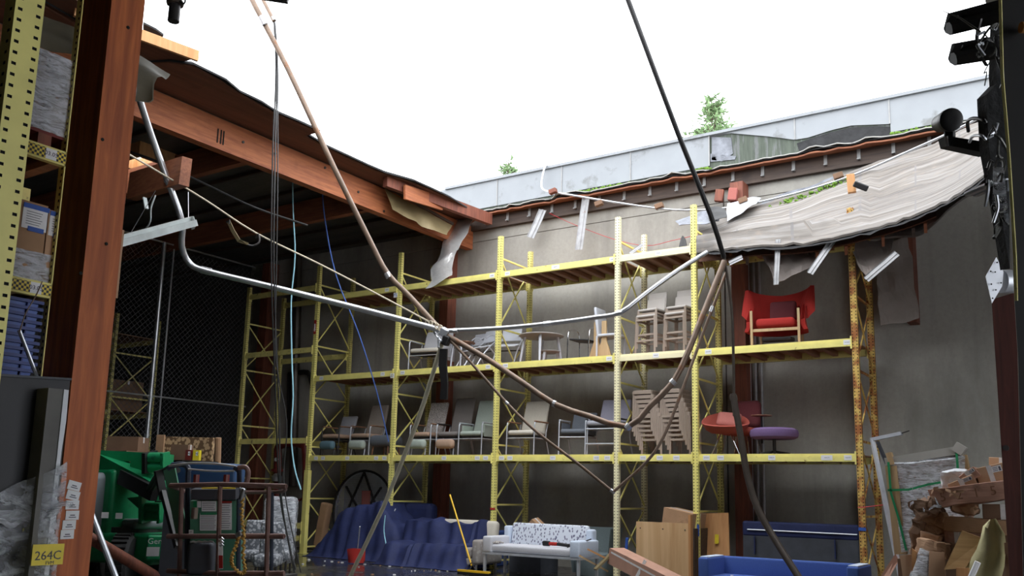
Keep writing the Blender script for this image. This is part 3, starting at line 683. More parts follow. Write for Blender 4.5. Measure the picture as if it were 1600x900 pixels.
# ================================================================ FURNITURE ON THE RACK
def patient_chair(lab, cat, loc, rz, seat, back, frame='steelw', w_=.56, bh=1.08, arm='walnut', side=None, foot=None, arms=True, sh=.45, closed=False, group=None):
    t = thing('chair', lab, cat, loc, rz, group)
    MB().rbox((0, -.02, sh), (w_-.06, .52, .10), .045).build('seat', seat, t, smooth=True)
    bl = bh-sh+.02
    def curve(p):
        z = p.z; return (p.x*(1-.04*(z/bl+.5)), p.y+.10*(z/bl)**2+.02*math.sin(z*6), z)
    MB().rbox((0, .30, sh+bl/2-.02), (w_-.07, .075, bl), .035, (-.22, 0, 0), 4, fn=curve).build('backrest', back, t, smooth=True)
    MB().bb((-w_/2+.05, -.25, sh-.075), (w_/2-.05, .22, sh-.05)).build('seat_pan', 'black', t)
    for s_ in (-1, 1):
        x = s_*w_/2
        if arms:
            MB().tube(smoothpts([(x, -.26, 0), (x, -.25, .35), (x, -.24, .62), (x, -.20, .66)], 3), .014, 7).build('leg', frame, t, smooth=True)
            MB().tube(smoothpts([(x, .34, 0), (x, .24, .25), (x, .20, .42), (x, .27, .66)], 3), .014, 7).build('leg', frame, t, smooth=True)
            MB().rbox((x, .02, .675), (.05, .50, .028), .012).build('armrest', arm, t, smooth=True)
        else:
            MB().tube([(x, -.24, 0), (x, -.22, sh-.05)], .014, 7).build('leg', frame, t); MB().tube([(x, .28, 0), (x, .22, sh-.05)], .014, 7).build('leg', frame, t)
    fm = MB()
    for y in (-.24, .24): fm.tube([(-w_/2, y, sh-.11), (w_/2, y, sh-.11)], .012, 6)
    for s_ in (-1, 1): fm.tube([(s_*w_/2, -.25, sh-.11), (s_*w_/2, .24, sh-.11)], .012, 6)
    fm.build('frame_rail', frame, t)
    if side: 
        for s_ in (-1, 1): MB().rbox((s_*(w_/2-.012), .05, sh+.06), (.02, .40, .24), .008).build('side_panel', side, t)
    if foot:
        MB().rbox((0, -.33, .235), (w_-.12, .16, .20), .075, None, 4).build('footrest', foot, t, smooth=True)
        MB().tube([(-w_/2+.1, -.30, .0), (-w_/2+.1, -.28, .15)], .012, 6).tube([(w_/2-.1, -.30, .0), (w_/2-.1, -.28, .15)], .012, 6).build('footrest_leg', frame, t)
    return t
def onrack(px, lev, dy=.42, off=0):
    x = P(px, 700 if lev == 0 else 560, Y=FY+dy).x; return (x+off, FY+dy, TOP[lev])
patient_chair('small recliner with pale patterned back, tan seat and teal foot roll, leftmost on the shelf', 'chair', onrack(527, 0, .45), 0, 'tan', 'greymauve', 'steeld', .56, .98, 'walnut', foot='teal')
patient_chair('high-back recliner with grey-brown back and pale foot roll, second from the left', 'chair', onrack(573, 0, .45), 0, 'tan', 'warmgrey', 'steelw', .60, 1.22, 'walnut', foot='palegreen')
t = thing('ottoman', 'dark charcoal round-edged low seat behind the blue cord', 'seat', onrack(603, 0, .45))
MB().rbox((0, 0, .33), (.62, .56, .26), .11, None, 4).build('seat', 'slate', t, smooth=True)
for a in (-.24, .24):
    for b_ in (-.2, .2): MB().tube([(a, b_, 0), (a*.9, b_*.9, .22)], .018, 6).build('leg', 'walnut', t)
patient_chair('recliner with speckled grey back, tan seat and green foot roll', 'chair', onrack(667, 0, .42), 0, 'tan', 'speckg', 'steelw', .58, 1.22, 'walnut', foot='palegreen')
patient_chair('recliner with tall dark grey back and tan foot roll, behind the speckled one', 'chair', onrack(709, 0, .46), .05, 'greybrown', 'greybrown', 'steelw', .58, 1.30, 'black', foot='tan')
patient_chair('pale green high-back armchair beside the third yellow upright', 'chair', onrack(745, 0, .42), 0, 'palegreen', 'palegreen', 'steelw', .60, 1.22, 'steelw', side='palegreen')
patient_chair('beige high-back patient armchair with wooden arm caps', 'chair', onrack(823, 0, .45), 0, 'beige', 'beige', 'steelw', .66, 1.16, 'walnut')
t = patient_chair('dark slate armchair with silver frame, behind the bent pipe', 'chair', onrack(903, 0, .42), .1, 'slate', 'slate', 'steelw', .60, .88, 'steelw', side='slate')
t = patient_chair('tall hip chair with mauve-grey back and white seat, left of the cream upright', 'chair', onrack(950, 0, .40), 0, 'greymauve', 'lilac', 'steelw', .72, 1.12, 'black', sh=.60)
MB().tube([(-.36, -.25, .2), (.36, -.25, .2)], .018, 7).build('front_bar', 'steelw', t)
# white lounge chair, level 2
t = patient_chair('pale grey lounge armchair with a broad straight back, left end of the middle shelf', 'chair', onrack(672, 1, .45), .1, 'beige', 'greywhite', 'steelw', .80, .98, 'steelw', sh=.44)
MB().rbox((.38, .15, .40), (.03, .5, .3), .01).build('side_panel', 'greywhite', t)
# nesting chairs
def nest(lab, loc, rz, tilt=0):
    t = thing('nesting_chair', lab, 'chair', loc, rz, 'nesting chairs on the middle shelf')
    MB().rbox((0, 0, .46), (.46, .44, .035), .015, (.25+tilt, 0, 0)).build('seat', 'lgrey', t, smooth=True)
    MB().rbox((0, .27, .72), (.44, .03, .28), .013, (-.25, 0, 0), 3, fn=lambda p: (p.x, p.y-.35*(p.x**2), p.z)).build('backrest', 'lgrey', t, smooth=True)
    for s_ in (-1, 1):
        MB().tube(smoothpts([(s_*.24, -.30, 0), (s_*.24, -.10, .30), (s_*.24, .12, .52), (s_*.23, .26, .62)], 3), .016, 7).build('leg', 'steelw', t, smooth=True)
        MB().tube(smoothpts([(s_*.25, .32, 0), (s_*.25, .16, .30), (s_*.24, -.02, .46)], 3), .016, 7).build('leg', 'steelw', t, smooth=True)
        MB().tube(smoothpts([(s_*.26, .25, .68), (s_*.27, .05, .70), (s_*.26, -.08, .62)], 3), .014, 7).build('armrest', 'steelw', t, smooth=True)
    MB().tube([(-.24, .1, .36), (.24, .1, .36)], .014, 6).build('crossbar', 'steeld', t)
    return t
nest('light grey nesting chair with tipped seat, left of the third upright', onrack(752, 1, .5), -.3)
nest('light grey nesting chair standing right behind the third upright', onrack(793, 1, .55), .25)
nest('light grey nesting chair lowest at the back, seen below the tipped one', onrack(738, 1, .75), -.2)
def small_table(name, lab, loc, r, h, mt, legm, nleg, sq=False, lw=.028):
    t = thing(name, lab, 'table', loc)
    MB().lathe([(r-.03, h-.035), (r, h-.02), (r, h-.008), (r-.01, h)], 28).build('tabletop', mt, t, smooth=True)
    for k in range(nleg):
        a = 2*PI*k/nleg+.5; c_, s_ = math.cos(a), math.sin(a)
        MB().tube([(c_*r*.92, s_*r*.92, 0), (c_*r*.72, s_*r*.72, h-.03)], [lw*.6, lw], 8).build('leg', legm, t)
    return t
small_table('side_table', 'small dark-topped table partly hidden behind the pipe joint', onrack(722, 1, .6), .28, .62, 'walnut', 'steelw', 4)
small_table('round_table', 'round grey-brown occasional table on splayed pale legs', onrack(845, 1, .5), .47, .60, 'tabletop', 'lgrey', 4, lw=.035)
small_table('low_round_table', 'small low round table tucked under the larger round table', onrack(858, 1, .62), .24, .28, 'tabletop', 'lgrey', 3, lw=.035)
# mesh seat stool with chrome hoops
t = thing('wire_stool', 'black mesh seat on tall chrome hoop legs', 'stool', onrack(912, 1, .45))
MB().rbox((0, 0, .40), (.44, .42, .035), .012, (0, .1, 0)).build('seat', 'black', t)
for s_ in (-1, 1):
    MB().tube(smoothpts([(s_*.24, -.24, 0), (s_*.24, -.22, .50), (s_*.24, -.12, .62), (s_*.24, .15, .64), (s_*.24, .24, .5), (s_*.24, .26, 0)], 4), .012, 7).build('hoop_leg', 'chrome', t, smooth=True)
# wooden forked pieces
for k, (px, dy) in enumerate(((932, .35), (944, .30))):
    t = tag(MB().slab([(-.17, 0, 0), (.17, 0, 0), (.10, 0, .22), (.055, 0, .34), (.05, 0, .74), (-.05, 0, .74), (-.055, 0, .34), (-.10, 0, .22)], (0, .035, 0)).build('table_leg', 'pine'),
            ('upright pale wooden table leg with flared foot, left one of two', 'upright pale wooden table leg with flared foot, right one beside the white chair')[k], 'table leg')
    t.location = onrack(px, 1, dy)
# white tall chair on its side near cream post
t = thing('office_chair', 'pale grey tall-backed chair standing sideways left of the cream upright', 'chair', onrack(954, 1, .45), PI/2)
MB().rbox((0, .20, .72), (.42, .06, .62), .025, (-.12, 0, 0), 3, fn=lambda p: (p.x, p.y+.15*(p.z)**2, p.z)).build('backrest', 'lgrey', t, smooth=True)
MB().rbox((0, -.02, .45), (.42, .42, .06), .025).build('seat', 'lgrey', t, smooth=True)
for s_ in (-1, 1):
    for y in (-.2, .2): MB().tube([(s_*.2, y, 0), (s_*.2, y, .44)], .02, 6).build('leg', 'lgrey', t)
# bar stools with backs, stacked in two piles (level 2) - each a stool
def bar_stool(lab, loc, rz, group, mt='stoolg', lm='taupe'):
    t = thing('bar_stool', lab, 'stool', loc, rz, group); H_ = .76
    MB().rbox((0, 0, H_-.02), (.42, .40, .05), .02).build('seat', mt, t, smooth=True)
    MB().rbox((0, .20, H_+.20), (.40, .03, .36), .012, (-.15, 0, 0), 3, fn=lambda p: (p.x, p.y-.3*p.x*p.x, p.z)).build('backrest', mt, t, smooth=True)
    for a in (-1, 1):
        for b_ in (-1, 1): MB().bar((a*.215, b_*.215, 0), (a*.195, b_*.19, H_-.03), .036, .036).build('leg', lm, t)
    for z in (.26, .66):
        for a in (-1, 1): MB().bar((-.20, a*.2, z), (.20, a*.2, z), .03, .035).build('rung', lm, t); MB().bar((a*.2, -.2, z), (a*.2, .2, z), .03, .035).build('rung', lm, t)
    return t
s1 = bar_stool('taupe moulded bar stool, lower one of the left pair right of the cream upright', onrack(1017, 1, .38), -.12, 'bar stools on the middle shelf')
a_ = onrack(1062, 1, .38)
dup(s1, V(s1.location)+V((.02, .03, .12)), None, 'taupe moulded bar stool stacked on top of the left pair')
dup(s1, a_, None, 'taupe moulded bar stool, lower one of the right pair by the yellow upright')
dup(s1, V(a_)+V((.02, .03, .12)), None, 'taupe moulded bar stool stacked on top of the right pair')
# stacked low chairs, level 1: two stacks of six nested frames
def frame_chair(lab, loc, rz, group):
    t = thing('stacking_stool', lab, 'stool', loc, rz, group); H_ = .76
    MB().rbox((0, 0, H_), (.38, .40, .03), .012).build('seat', 'taupe', t)
    for a in (-1, 1):
        for b_ in (-1, 1): MB().bar((a*.205, b_*.205, 0), (a*.19, b_*.19, H_), .032, .032).build('leg', 'taupe', t)
        MB().bar((a*.2, -.2, H_-.04), (a*.2, .2, H_-.04), .03, .05).build('side_rail', 'tauped', t)
    for s_ in (-1, 1): MB().bar((-.2, s_*.2, .27), (.2, s_*.2, .27), .03, .04).build('lower_rail', 'taupe', t)
    MB().bar((-.2, -.2, H_-.03), (.2, -.2, H_-.03), .03, .06).build('front_rail', 'taupe', t)
    MB().bar((-.2, .2, H_-.03), (.2, .2, H_-.03), .03, .06).build('rear_rail', 'tauped', t)
    return t
proto = None
ordn = ['lowest', 'second from the bottom', 'third from the bottom', 'fourth from the bottom', 'fifth from the bottom', 'topmost']
for st_, px in (('left', 1022), ('right', 1066)):
    b0 = V(onrack(px, 0, .42))
    for k in range(6):
        loc = b0+V((-.036*k+.06, -.004*k, .085*k)); lab = 'taupe stacking stool, %s in the %s stack' % (ordn[k], st_)
        if proto is None: proto = frame_chair(lab, loc, -.1, 'stacked taupe stools on the lower shelf')
        else: dup(proto, loc, None, lab)
# red wing chair (level 2)
t = thing('wing_chair', 'bright red wing-back lounge chair with maroon cushion on the middle shelf', 'armchair', onrack(1217, 1, .42), .12)
MB().rbox((0, -.03, .40), (.66, .56, .16), .06, None, 4).build('seat_cushion', 'red', t, smooth=True)
g = []
for i in range(25):
    a = -1.0+2.0*i/24; ang = a*PI*.5; wing = abs(a)**3
    x = .46*math.sin(ang)*(1+.02*wing); y = .36*math.cos(ang)-.02-.30*max(0, abs(a)-.8)*2
    h = 1.02+.13*abs(a)**1.5 if abs(a) < .82 else 1.15-(abs(a)-.82)*3.0
    row = []
    for j in range(9):
        v = j/8; z = .26+(h-.26)*v; fl_ = 1+.20*v*v
        pinch = -.06*math.sin(PI*v)*(1 if abs(a) > .5 else .2)
        yy = y+.12*v
        if abs(a) > .75 and v < .55: yy = y-.10
        row.append(V((x*fl_+(-pinch if x < 0 else pinch), yy, z)))
    g.append(row)
mb = MB(); mb.sheet(g, .05, (0, 0, 0)); 
# real thickness, pushed outwards
k = len(g)*9
for i in range(25):
    for j in range(9):
        p = mb.v[i*9+j]; nrm = V((p.x, p.y*.8+.1, 0)); nrm = nrm.normalized() if nrm.length > .01 else V((0, 1, 0)); mb.v[k+i*9+j] = p+nrm*.07
mb.build('shell', 'red', t, smooth=True)
MB().rbox((.06, .20, .68), (.46, .12, .36), .05, (-.2, 0, 0), 4).build('back_cushion', 'maroon', t, smooth=True)
for s_ in (-1, 1):
    MB().bar((s_*.40, -.28, 0), (s_*.40, -.30, .62), .04, .05).build('leg', 'pine', t)
    MB().bar((s_*.36, .34, 0), (s_*.36, .30, .4), .04, .04).build('leg', 'pine', t)
MB().bar((-.40, -.28, .27), (.40, -.28, .27), .035, .05).build('front_rail', 'pine', t)
MB().rbox((0, 0, .14), (.5, .4, .07), .02, (.1, 0, 0)).build('folded_board', 'black', t)
# two tub chairs, side table arm, ottoman (level 1)
def tub(name, lab, loc, mt, rim, back, legs, rot=0, tilt=.0):
    t = thing(name, lab, 'armchair', loc, rot); g = []
    n = 28
    mb = MB(); prof = [(.10, .36), (.24, .37), (.34, .43), (.40, .52), (.42, .56), (.40, .565), (.33, .49), (.22, .43), (.02, .42)]
    mb.lathe(prof, n)
    for p in mb.v:
        rr = math.hypot(p.x, p.y); lift = max(0, p.y/.42)*back*(rr/.42)**3; p.z += lift; p.y += lift*.15
        p.z += -.10*max(0, -p.y/.42)*(rr/.42)**3
    mb.build('shell', mt, t, smooth=True)
    for a in range(4):
        an = PI/4+a*PI/2; MB().tube([(math.cos(an)*.12, math.sin(an)*.12, .37), (math.cos(an)*.33, math.sin(an)*.33, 0)], .009, 6).build('leg', 'chrome', t)
    return t
t = tub('tub_chair', 'brick-red shell chair with a rust cushion lying in it, right of the yellow upright', V(onrack(1134, 0, .30)), 'brick', 0, .22, 1, .35)
pl_ = thing('cushion', 'rust-brown square cushion lying in the brick-red shell chair', 'cushion', V(onrack(1140, 0, .30))+V((0, 0, .60)), .35)
MB().rbox((0, .06, .02), (.42, .36, .13), .06, (.75, .1, -.1), 4, fn=lambda p: (p.x, p.y, p.z*(1-1.6*(p.x/.42)**2-1.6*(p.y/.36)**2+.25))).build('cover', 'pillow', pl_, smooth=True)
t = thing('lounge_chair', 'dark red lounge chair with rounded back and wooden tablet arm', 'armchair', onrack(1163, 0, .72), -.1)
MB().rbox((0, .12, .74), (.58, .16, .52), .079, (-.2, 0, 0), 5, fn=lambda p: (p.x*(1-.5*max(0, p.z)), p.y, p.z)).build('backrest', 'maroon', t, smooth=True)
MB().rbox((0, -.12, .42), (.58, .52, .14), .06, None, 4).build('seat', 'brick', t, smooth=True)
MB().tube([(.42, -.18, .20), (.42, -.18, .68)], .018, 8).build('tablet_post', 'black', t)
MB().lathe([(.17, 0), (.185, .006), (.18, .014), (.02, .016)], 20, (.42, -.18, .68)).build('tablet', 'walnut', t, smooth=True)
for a in (-.2, .2):
    for b_ in (-.3, .1): MB().tube([(a, b_, .36), (a*1.3, b_*1.2, 0)], .009, 6).build('leg', 'chrome', t)
t = thing('ottoman', 'round dusty purple ottoman on a dark star base', 'ottoman', onrack(1210, 0, .42))
MB().lathe([(.05, .27), (.34, .27), (.40, .30), (.415, .36), (.40, .42), (.33, .455), (.02, .465)], 32).build('seat', 'purple', t, smooth=True)
MB().tube([(0, 0, .03), (0, 0, .27)], .03, 8).build('column', 'black', t)
for k in range(5):
    a = k*2*PI/5; MB().bar((0, 0, .06), (math.cos(a)*.27, math.sin(a)*.27, .015), .04, .03).build('base_arm', 'black', t)
# ================================================================ FALLEN PIPES, POLES AND CABLES
def pipe(name, lab, pts, r, mt, couplings=(), n=10, k=3, cat='pipe', sharp=False):
    w_ = [P(x, y, Y=Y_) for x, y, Y_ in pts]; pts3 = w_ if sharp else smoothpts(w_, k)
    o = tag(MB().tube(pts3, r, n).build(name, mt, smooth=True), lab, cat)
    for (x, y, Y_, i, s_) in couplings:
        c = P(x, y, Y=Y_); d = (w_[i+1]-w_[i]).normalized()
        MB().tube([c-d*.075*s_, c-d*.07*s_, c+d*.07*s_, c+d*.075*s_], [r*1.05, r*1.22, r*1.22, r*1.05], n).build('coupling', mt if mt != 'pipeb' else 'pipes', o, world=True)
    return o
pipe('bent_pipe', 'long brown pipe falling diagonally from the sky to the central joint', [(380, -30, 8.6), (398, 8, 8.7), (450, 108, 9.2), (520, 258, 9.8), (580, 380, 10.4), (606, 428, 10.6), (640, 463, 10.8), (694, 522, 11.0)], .042, 'pipeb', [(411, 32, 8.8, 1, 1.0), (606, 430, 10.6, 4, .6)])
pipe('short_pipe', 'short brown pipe running beside the diagonal pipe at the top edge', [(405, -12, 8.9), (428, 33, 9.0)], .03, 'pipeb', [(427, 30, 9.0, 0, .5)], sharp=True)
pipe('bent_pipe', 'grey curved conduit bending from the timber column down to the central joint', [(206, 118, 6.9), (214, 142, 7.0), (236, 210, 7.4), (262, 282, 7.8), (284, 345, 8.1), (284, 385, 8.3), (297, 412, 8.5), (325, 424, 8.7), (420, 447, 9.3), (560, 482, 10.1), (690, 516, 11.0)], .047, 'pipes', [(322, 423, 8.7, 7, 1.1), (286, 350, 8.1, 3, .5), (262, 282, 7.8, 3, .25)])
pipe('bent_pipe', 'brown pipe sagging from the central joint to its lowest bend and up right', [(698, 524, 11.0), (760, 560, 11.2), (820, 600, 11.3), (868, 632, 11.4), (920, 650, 11.5), (981, 667, 11.6), (1015, 635, 11.7), (1052, 597, 11.8), (1075, 550, 11.9), (1097, 495, 12.1), (1132, 408, 12.4)], .043, 'pipeb', [(981, 667, 11.6, 5, .5), (1052, 597, 11.8, 6, .4), (866, 631, 11.4, 3, .3)], k=2)
pipe('conduit', 'silver conduit running right from the central joint across the rack', [(698, 517, 11.0), (780, 513, 11.2), (855, 506, 11.4), (930, 496, 11.7), (970, 488, 11.8), (1010, 458, 12.0), (1060, 422, 12.3), (1105, 394, 12.6)], .034, 'pipes', [(855, 506, 11.4, 2, .8), (712, 517, 11.02, 0, .5), (968, 489, 11.8, 3, .6)])
pipe('thin_conduit', 'thin brown conduit hanging in a deep V below the central joint', [(700, 528, 11.0), (730, 560, 11.1), (792, 630, 11.3), (840, 676, 11.4), (900, 722, 11.6), (957, 768, 11.8)], .022, 'pipeb', [(792, 630, 11.3, 2, .4), (957, 768, 11.8, 4, .5)])
pipe('thin_conduit', 'thin pinkish conduit rising from the V bend beside the yellow upright', [(959, 768, 11.8), (1010, 722, 11.9), (1038, 680, 12.0), (1065, 612, 12.1), (1095, 530, 12.25), (1112, 485, 12.3), (1135, 425, 12.5)], .022, 'pipeb', [(1112, 483, 12.3, 4, .6)])
pipe('long_pole', 'tan plastic pole slanting from the central joint down to the wet floor', [(692, 532, 11.0), (662, 630, 11.2), (640, 690, 11.4), (600, 790, 11.7), (545, 905, 12.0)], .036, 'pipet', k=2)
pipe('black_pole', 'long black pole slanting down from the top of the picture to the rack', [(972, -25, 10.5), (1000, 50, 10.8), (1060, 210, 11.4), (1110, 335, 12.0), (1131, 402, 12.4)], .036, 'black', k=2)
pipe('hanging_pipe', 'thin dark pipe hanging straight from the pole end past the red chairs', [(1131, 398, 12.4), (1143, 480, 12.45), (1146, 560, 12.45), (1147, 650, 12.4)], .020, 'pipedk')
pipe('hanging_pipe', 'thick dark brown pipe with a flanged end curving down over the blue bench', [(1145, 616, 12.3), (1157, 680, 12.2), (1167, 740, 12.1), (1182, 790, 12.0), (1207, 837, 11.9), (1250, 905, 11.7)], .045, 'pipedk', [(1146, 622, 12.3, 0, .5)], k=4)
# central joint
j = P(694, 522, Y=10.96); t = thing('pipe_joint', 'black and steel clamp joint where the fallen pipes meet', 'clamp', j)
MB().rbox((0, 0, .03), (.13, .12, .13), .02, (.3, .5, .4)).build('clamp_block', 'steelw', t)
MB().rbox((.03, .02, -.10), (.12, .12, .16), .03, (.1, .4, .2)).build('bracket', 'black', t)
MB().tube([(-.2, 0, .05), (-.1, -.02, -.05), (0, -.05, -.12)], .02, 6).tube([(-.05, -.06, -.22), (-.08, -.05, -.06)], .016, 6).build('bolt', 'steel', t)
g = [[P(688+dx, y, Y=10.95)+V((0, 0, 0)) for dx in (-1+s_, 5+s_, 10+s_*.5)] for y, s_ in ((545, 0), (570, -2), (600, 2), (624, 0))]
tag(MB().sheet(g, .02, (0, .03, 0)).build('strap', 'black'), 'black strap hanging down from the central pipe joint', 'strap')
# cables
def cable(lab, pts, r, mt, name='cable', group=None, k=4, n=6):
    return tag(MB().tube(smoothpts([P(x, y, Y=Y_) for x, y, Y_ in pts], k), r, n).build(name, mt, smooth=True), lab, 'cable', group)
def ceil_pt(px, Y_):
    return next((px, y, Y_) for y in range(400, 0, -2) if P(px, y, Y=Y_).z > 7.72)
cable('left black cable of the bundle hanging from the diagonal pipe', [(428, 35, 9.0), (431, 90, 9.1), (430, 150, 9.2), (426, 240, 9.2), (424, 420, 9.2), (430, 600, 9.3), (436, 760, 9.4), (452, 850, 9.5), (462, 890, 9.5)], .012, 'black')
cable('middle black cable of the bundle hanging from the diagonal pipe', [(429, 35, 9.02), (433, 90, 9.12), (432, 160, 9.2), (430, 240, 9.2), (428, 420, 9.2), (436, 640, 9.3), (440, 780, 9.4), (460, 895, 9.5)], .012, 'black')
cable('right black cable of the bundle, straying towards the rack below', [(430, 36, 9.05), (434, 100, 9.1), (434, 180, 9.2), (434, 280, 9.2), (432, 430, 9.2), (431, 560, 9.2), (448, 660, 9.3), (444, 760, 9.4), (470, 895, 9.5)], .009, 'black')
cable('pale blue cable hanging in front of the leftmost yellow rack bay', [ceil_pt(457, 12.0), (458, 330, 12.0), (461, 400, 12.0), (455, 470, 12.0), (456, 560, 12.0), (458, 620, 12.0), (455, 680, 12.0), (460, 730, 12.0), (470, 765, 12.0)], .014, 'cyan')
cable('dark blue cord slanting down from the roof to the charcoal seat', [ceil_pt(503, 12.9), (508, 345, 13.0), (525, 430, 13.3), (560, 520, 13.8), (588, 610, 14.4), (607, 690, 14.9)], .013, 'blue')
cable('blue cord hanging beside the tarpaulins down to the floor', [(602, 805, 14.6), (600, 830, 14.6), (604, 860, 14.5), (596, 875, 14.4), (590, 888, 14.2)], .012, 'cyan')
r_ = cable('cream rope stretched from the column down to the central pipe joint', [(196, 238, 7.0), (240, 264, 7.5), (320, 312, 8.2), (400, 364, 9.0), (500, 413, 9.8), (600, 465, 10.5), (688, 512, 11.0)], .014, 'rope', 'rope', n=7)
kn = MB()
for i in range(5): kn.tube([P(668+i*5+3*math.cos(a*PI/4), 503+i*2.4+4.5*math.sin(a*PI/4), Y=10.9) for a in range(8)], .012, 5, closed=True)
kn.build('knot', 'rope', r_, world=True)
hk = tag(MB().sheet([[P(354, 346, Y=8.6), P(359, 344, Y=8.6)], [P(361, 362, Y=8.65), P(366, 359, Y=8.65)], [P(371, 378, Y=8.7), P(375, 374, Y=8.7)], [P(387, 383, Y=8.8), P(388, 379, Y=8.8)]], .006, (0, .006, 0)).build('webbing_strap', 'foilg'), 'short olive webbing strap with a metal hook hanging from the cream rope', 'strap')
MB().tube(smoothpts([P(385, 382, Y=8.8), (P(396, 384, Y=8.85)), P(405, 378, Y=8.9), P(404, 366, Y=8.9), P(400, 372, Y=8.9)], 4), .016, 6).tube([P(354, 347, Y=8.6), P(359, 344, Y=8.6), P(358, 350, Y=8.6)], .012, 6).build('hook', 'steeld', hk, world=True)
# conduit along the wall with small wooden blocks
wc = tag(MB().tube(smoothpts([P(x, y, Y=Y_) for x, y, Y_ in ((1600, 152, 15.9), (1560, 168, 16.0), (1500, 200, 16.1), (1430, 232, 16.2), (1330, 275, 16.25), (1240, 303, 16.3), (1160, 321, 16.3), (1100, 328, 16.3), (1040, 327, 16.3), (960, 316, 16.3), (900, 306, 16.35), (862, 300, 16.4), (849, 296, 16.45), (846, 286, 16.5), (851, 262, 16.65), (856, 257, 16.8))], 4), .022, 8).build('long_conduit', 'steel', smooth=True), 'long thin silver conduit drooping along the upper wall and hooked over the parapet', 'pipe')
for px, py in ((864, 299), (936, 318), (1030, 322), (1161, 313), (1310, 275)):
    MB().rbox(P(px, py, Y=16.3), (.17, .12, .10), .01, (0, -.25, .1)).build('wood_block', 'cardd' if px > 900 else 'wred', wc, world=True)
cable('red string hanging in a shallow arc on the upper wall', [(858, 333, 16.7), (900, 352, 16.7), (960, 374, 16.7), (1010, 384, 16.7), (1050, 376, 16.7), (1090, 367, 16.7), (1135, 358, 16.7)], .006, 'rstr', 'string')
cable('red string tied across the rusty right upright', [(1340, 793, 15.1), (1355, 792, 15.1), (1388, 788, 14.9)], .008, 'rstr', 'string')
# hanging cylinder and bar at the top edge
c = P(273, 12, D=9.5); t = thing('hanging_lamp_pipe', 'short dark pipe end with a flange hanging into the sky at top left', 'pipe', c)
MB().lathe([(.055, -.16), (.06, -.155), (.058, .06)], 12).build('barrel', 'steeld', t, smooth=True)
MB().lathe([(.085, .03), (.09, .06), (.05, .12), (.04, .35)], 12).build('flange', 'wdk', t, smooth=True)
MB().tube(smoothpts([(.08, 0, .05), (.14, 0, .0), (.17, 0, .03), (.12, 0, .09)], 4), .010, 6).build('ring', 'steeld', t)
tag(MB().bar(P(405, -6, D=9), P(450, 1, D=9), .05, .05).build('steel_bar', 'steeld'), 'dark steel bar just entering at the top edge above the diagonal pipe', 'bar')
# fluorescent fitting hanging under the left roof
a, b = P(176, 383, D=9.2), P(300, 349, D=10.2); t = thing('strip_light', 'white strip light fitting hanging askew behind the timber column', 'lamp', (a+b)/2)
MB().bar(a, b, .16, .07).build('housing', 'lamp', t, world=True)
MB().bar(a+V((0, 0, .05)), b+V((0, 0, .05)), .07, .06).build('channel', 'lamp', t, world=True)
MB().bar(b-V((.02, .0, 0)), b+(b-a).normalized()*.03+V((0, 0, .0)), .18, .10).build('end_cap', 'lamp', t, world=True)
for u_, x_, y_ in ((.15, 240, 298), (.95, 294, 300)):
    MB().tube([a.lerp(b, u_), P(x_ if u_ > .5 else 243, y_, D=9.6+u_)], .004, 4).build('wire', 'steel', t, world=True)
cable('white curl of cable hanging above the strip light', [(243, 305, 7.3), (236, 325, 7.3), (235, 345, 7.35), (228, 358, 7.4)], .012, 'lamp')
tag(MB().bar(P(226, 309, Y=7.6), P(229, 326, Y=7.6), .06, .02).build('metal_tab', 'lamp'), 'small white metal tab hanging under the skylight', 'metal strip')
cable('black sagging service cable under the left roof above the strip light', [(200, 236, 8.5), (240, 250, 8.8), (280, 268, 9.2), (330, 292, 9.8), (400, 325, 10.6), (480, 352, 11.8)], .02, 'black')
# falling drips are left out; conifers beyond the wall
def conifer(lab, px, Y_, top, h, dens, sp):
    b0 = P(px, 300, Y=Y_); zt = P(px, top, Y=Y_).z; t = thing('conifer', lab, 'tree', (b0.x, Y_, 0), 0, None)
    MB().tube([(0, 0, 0), (0, 0, zt-.2)], [.22, .02], 8).build('trunk', 'bark', t)
    lf = MB(); br = MB(); R_ = random.Random(px)
    for i in range(dens):
        z = zt-h*R_.random()**.75; rr = sp*((zt-z)/h)**.7+.1; a = R_.random()*2*PI; L_ = rr*R_.uniform(.5, 1.0)
        e = V((math.cos(a)*L_, math.sin(a)*L_, z+L_*.35)); br.tube([(0, 0, z), e], [.02, .006], 4)
        for k in range(9):
            q_ = V((0, 0, z)).lerp(e, R_.uniform(.35, 1.05)); d = V((R_.uniform(-1, 1), R_.uniform(-1, 1), R_.uniform(-.3, .9))).normalized(); x, y, _ = basis(d)
            l = R_.uniform(.12, .3); w_ = l*.3; q_ = q_+V((R_.uniform(-.1, .1),)*3)
            lf.add([q_-x*w_, q_+d*l*.5-y*w_*.3, q_+x*w_, q_+d*l], [(0, 1, 3), (1, 2, 3), (0, 2, 1)])
    br.build('branch', 'bark', t); stuff(lf.build('foliage', 'needle', t))
conifer('taller conifer top showing above the parapet left of the torn flashing', 1114, 30, 148, 2.6, 110, 1.25)
conifer('small conifer tip just showing above the parapet near the roof corner', 793, 34, 247, 2.5, 60, .9)
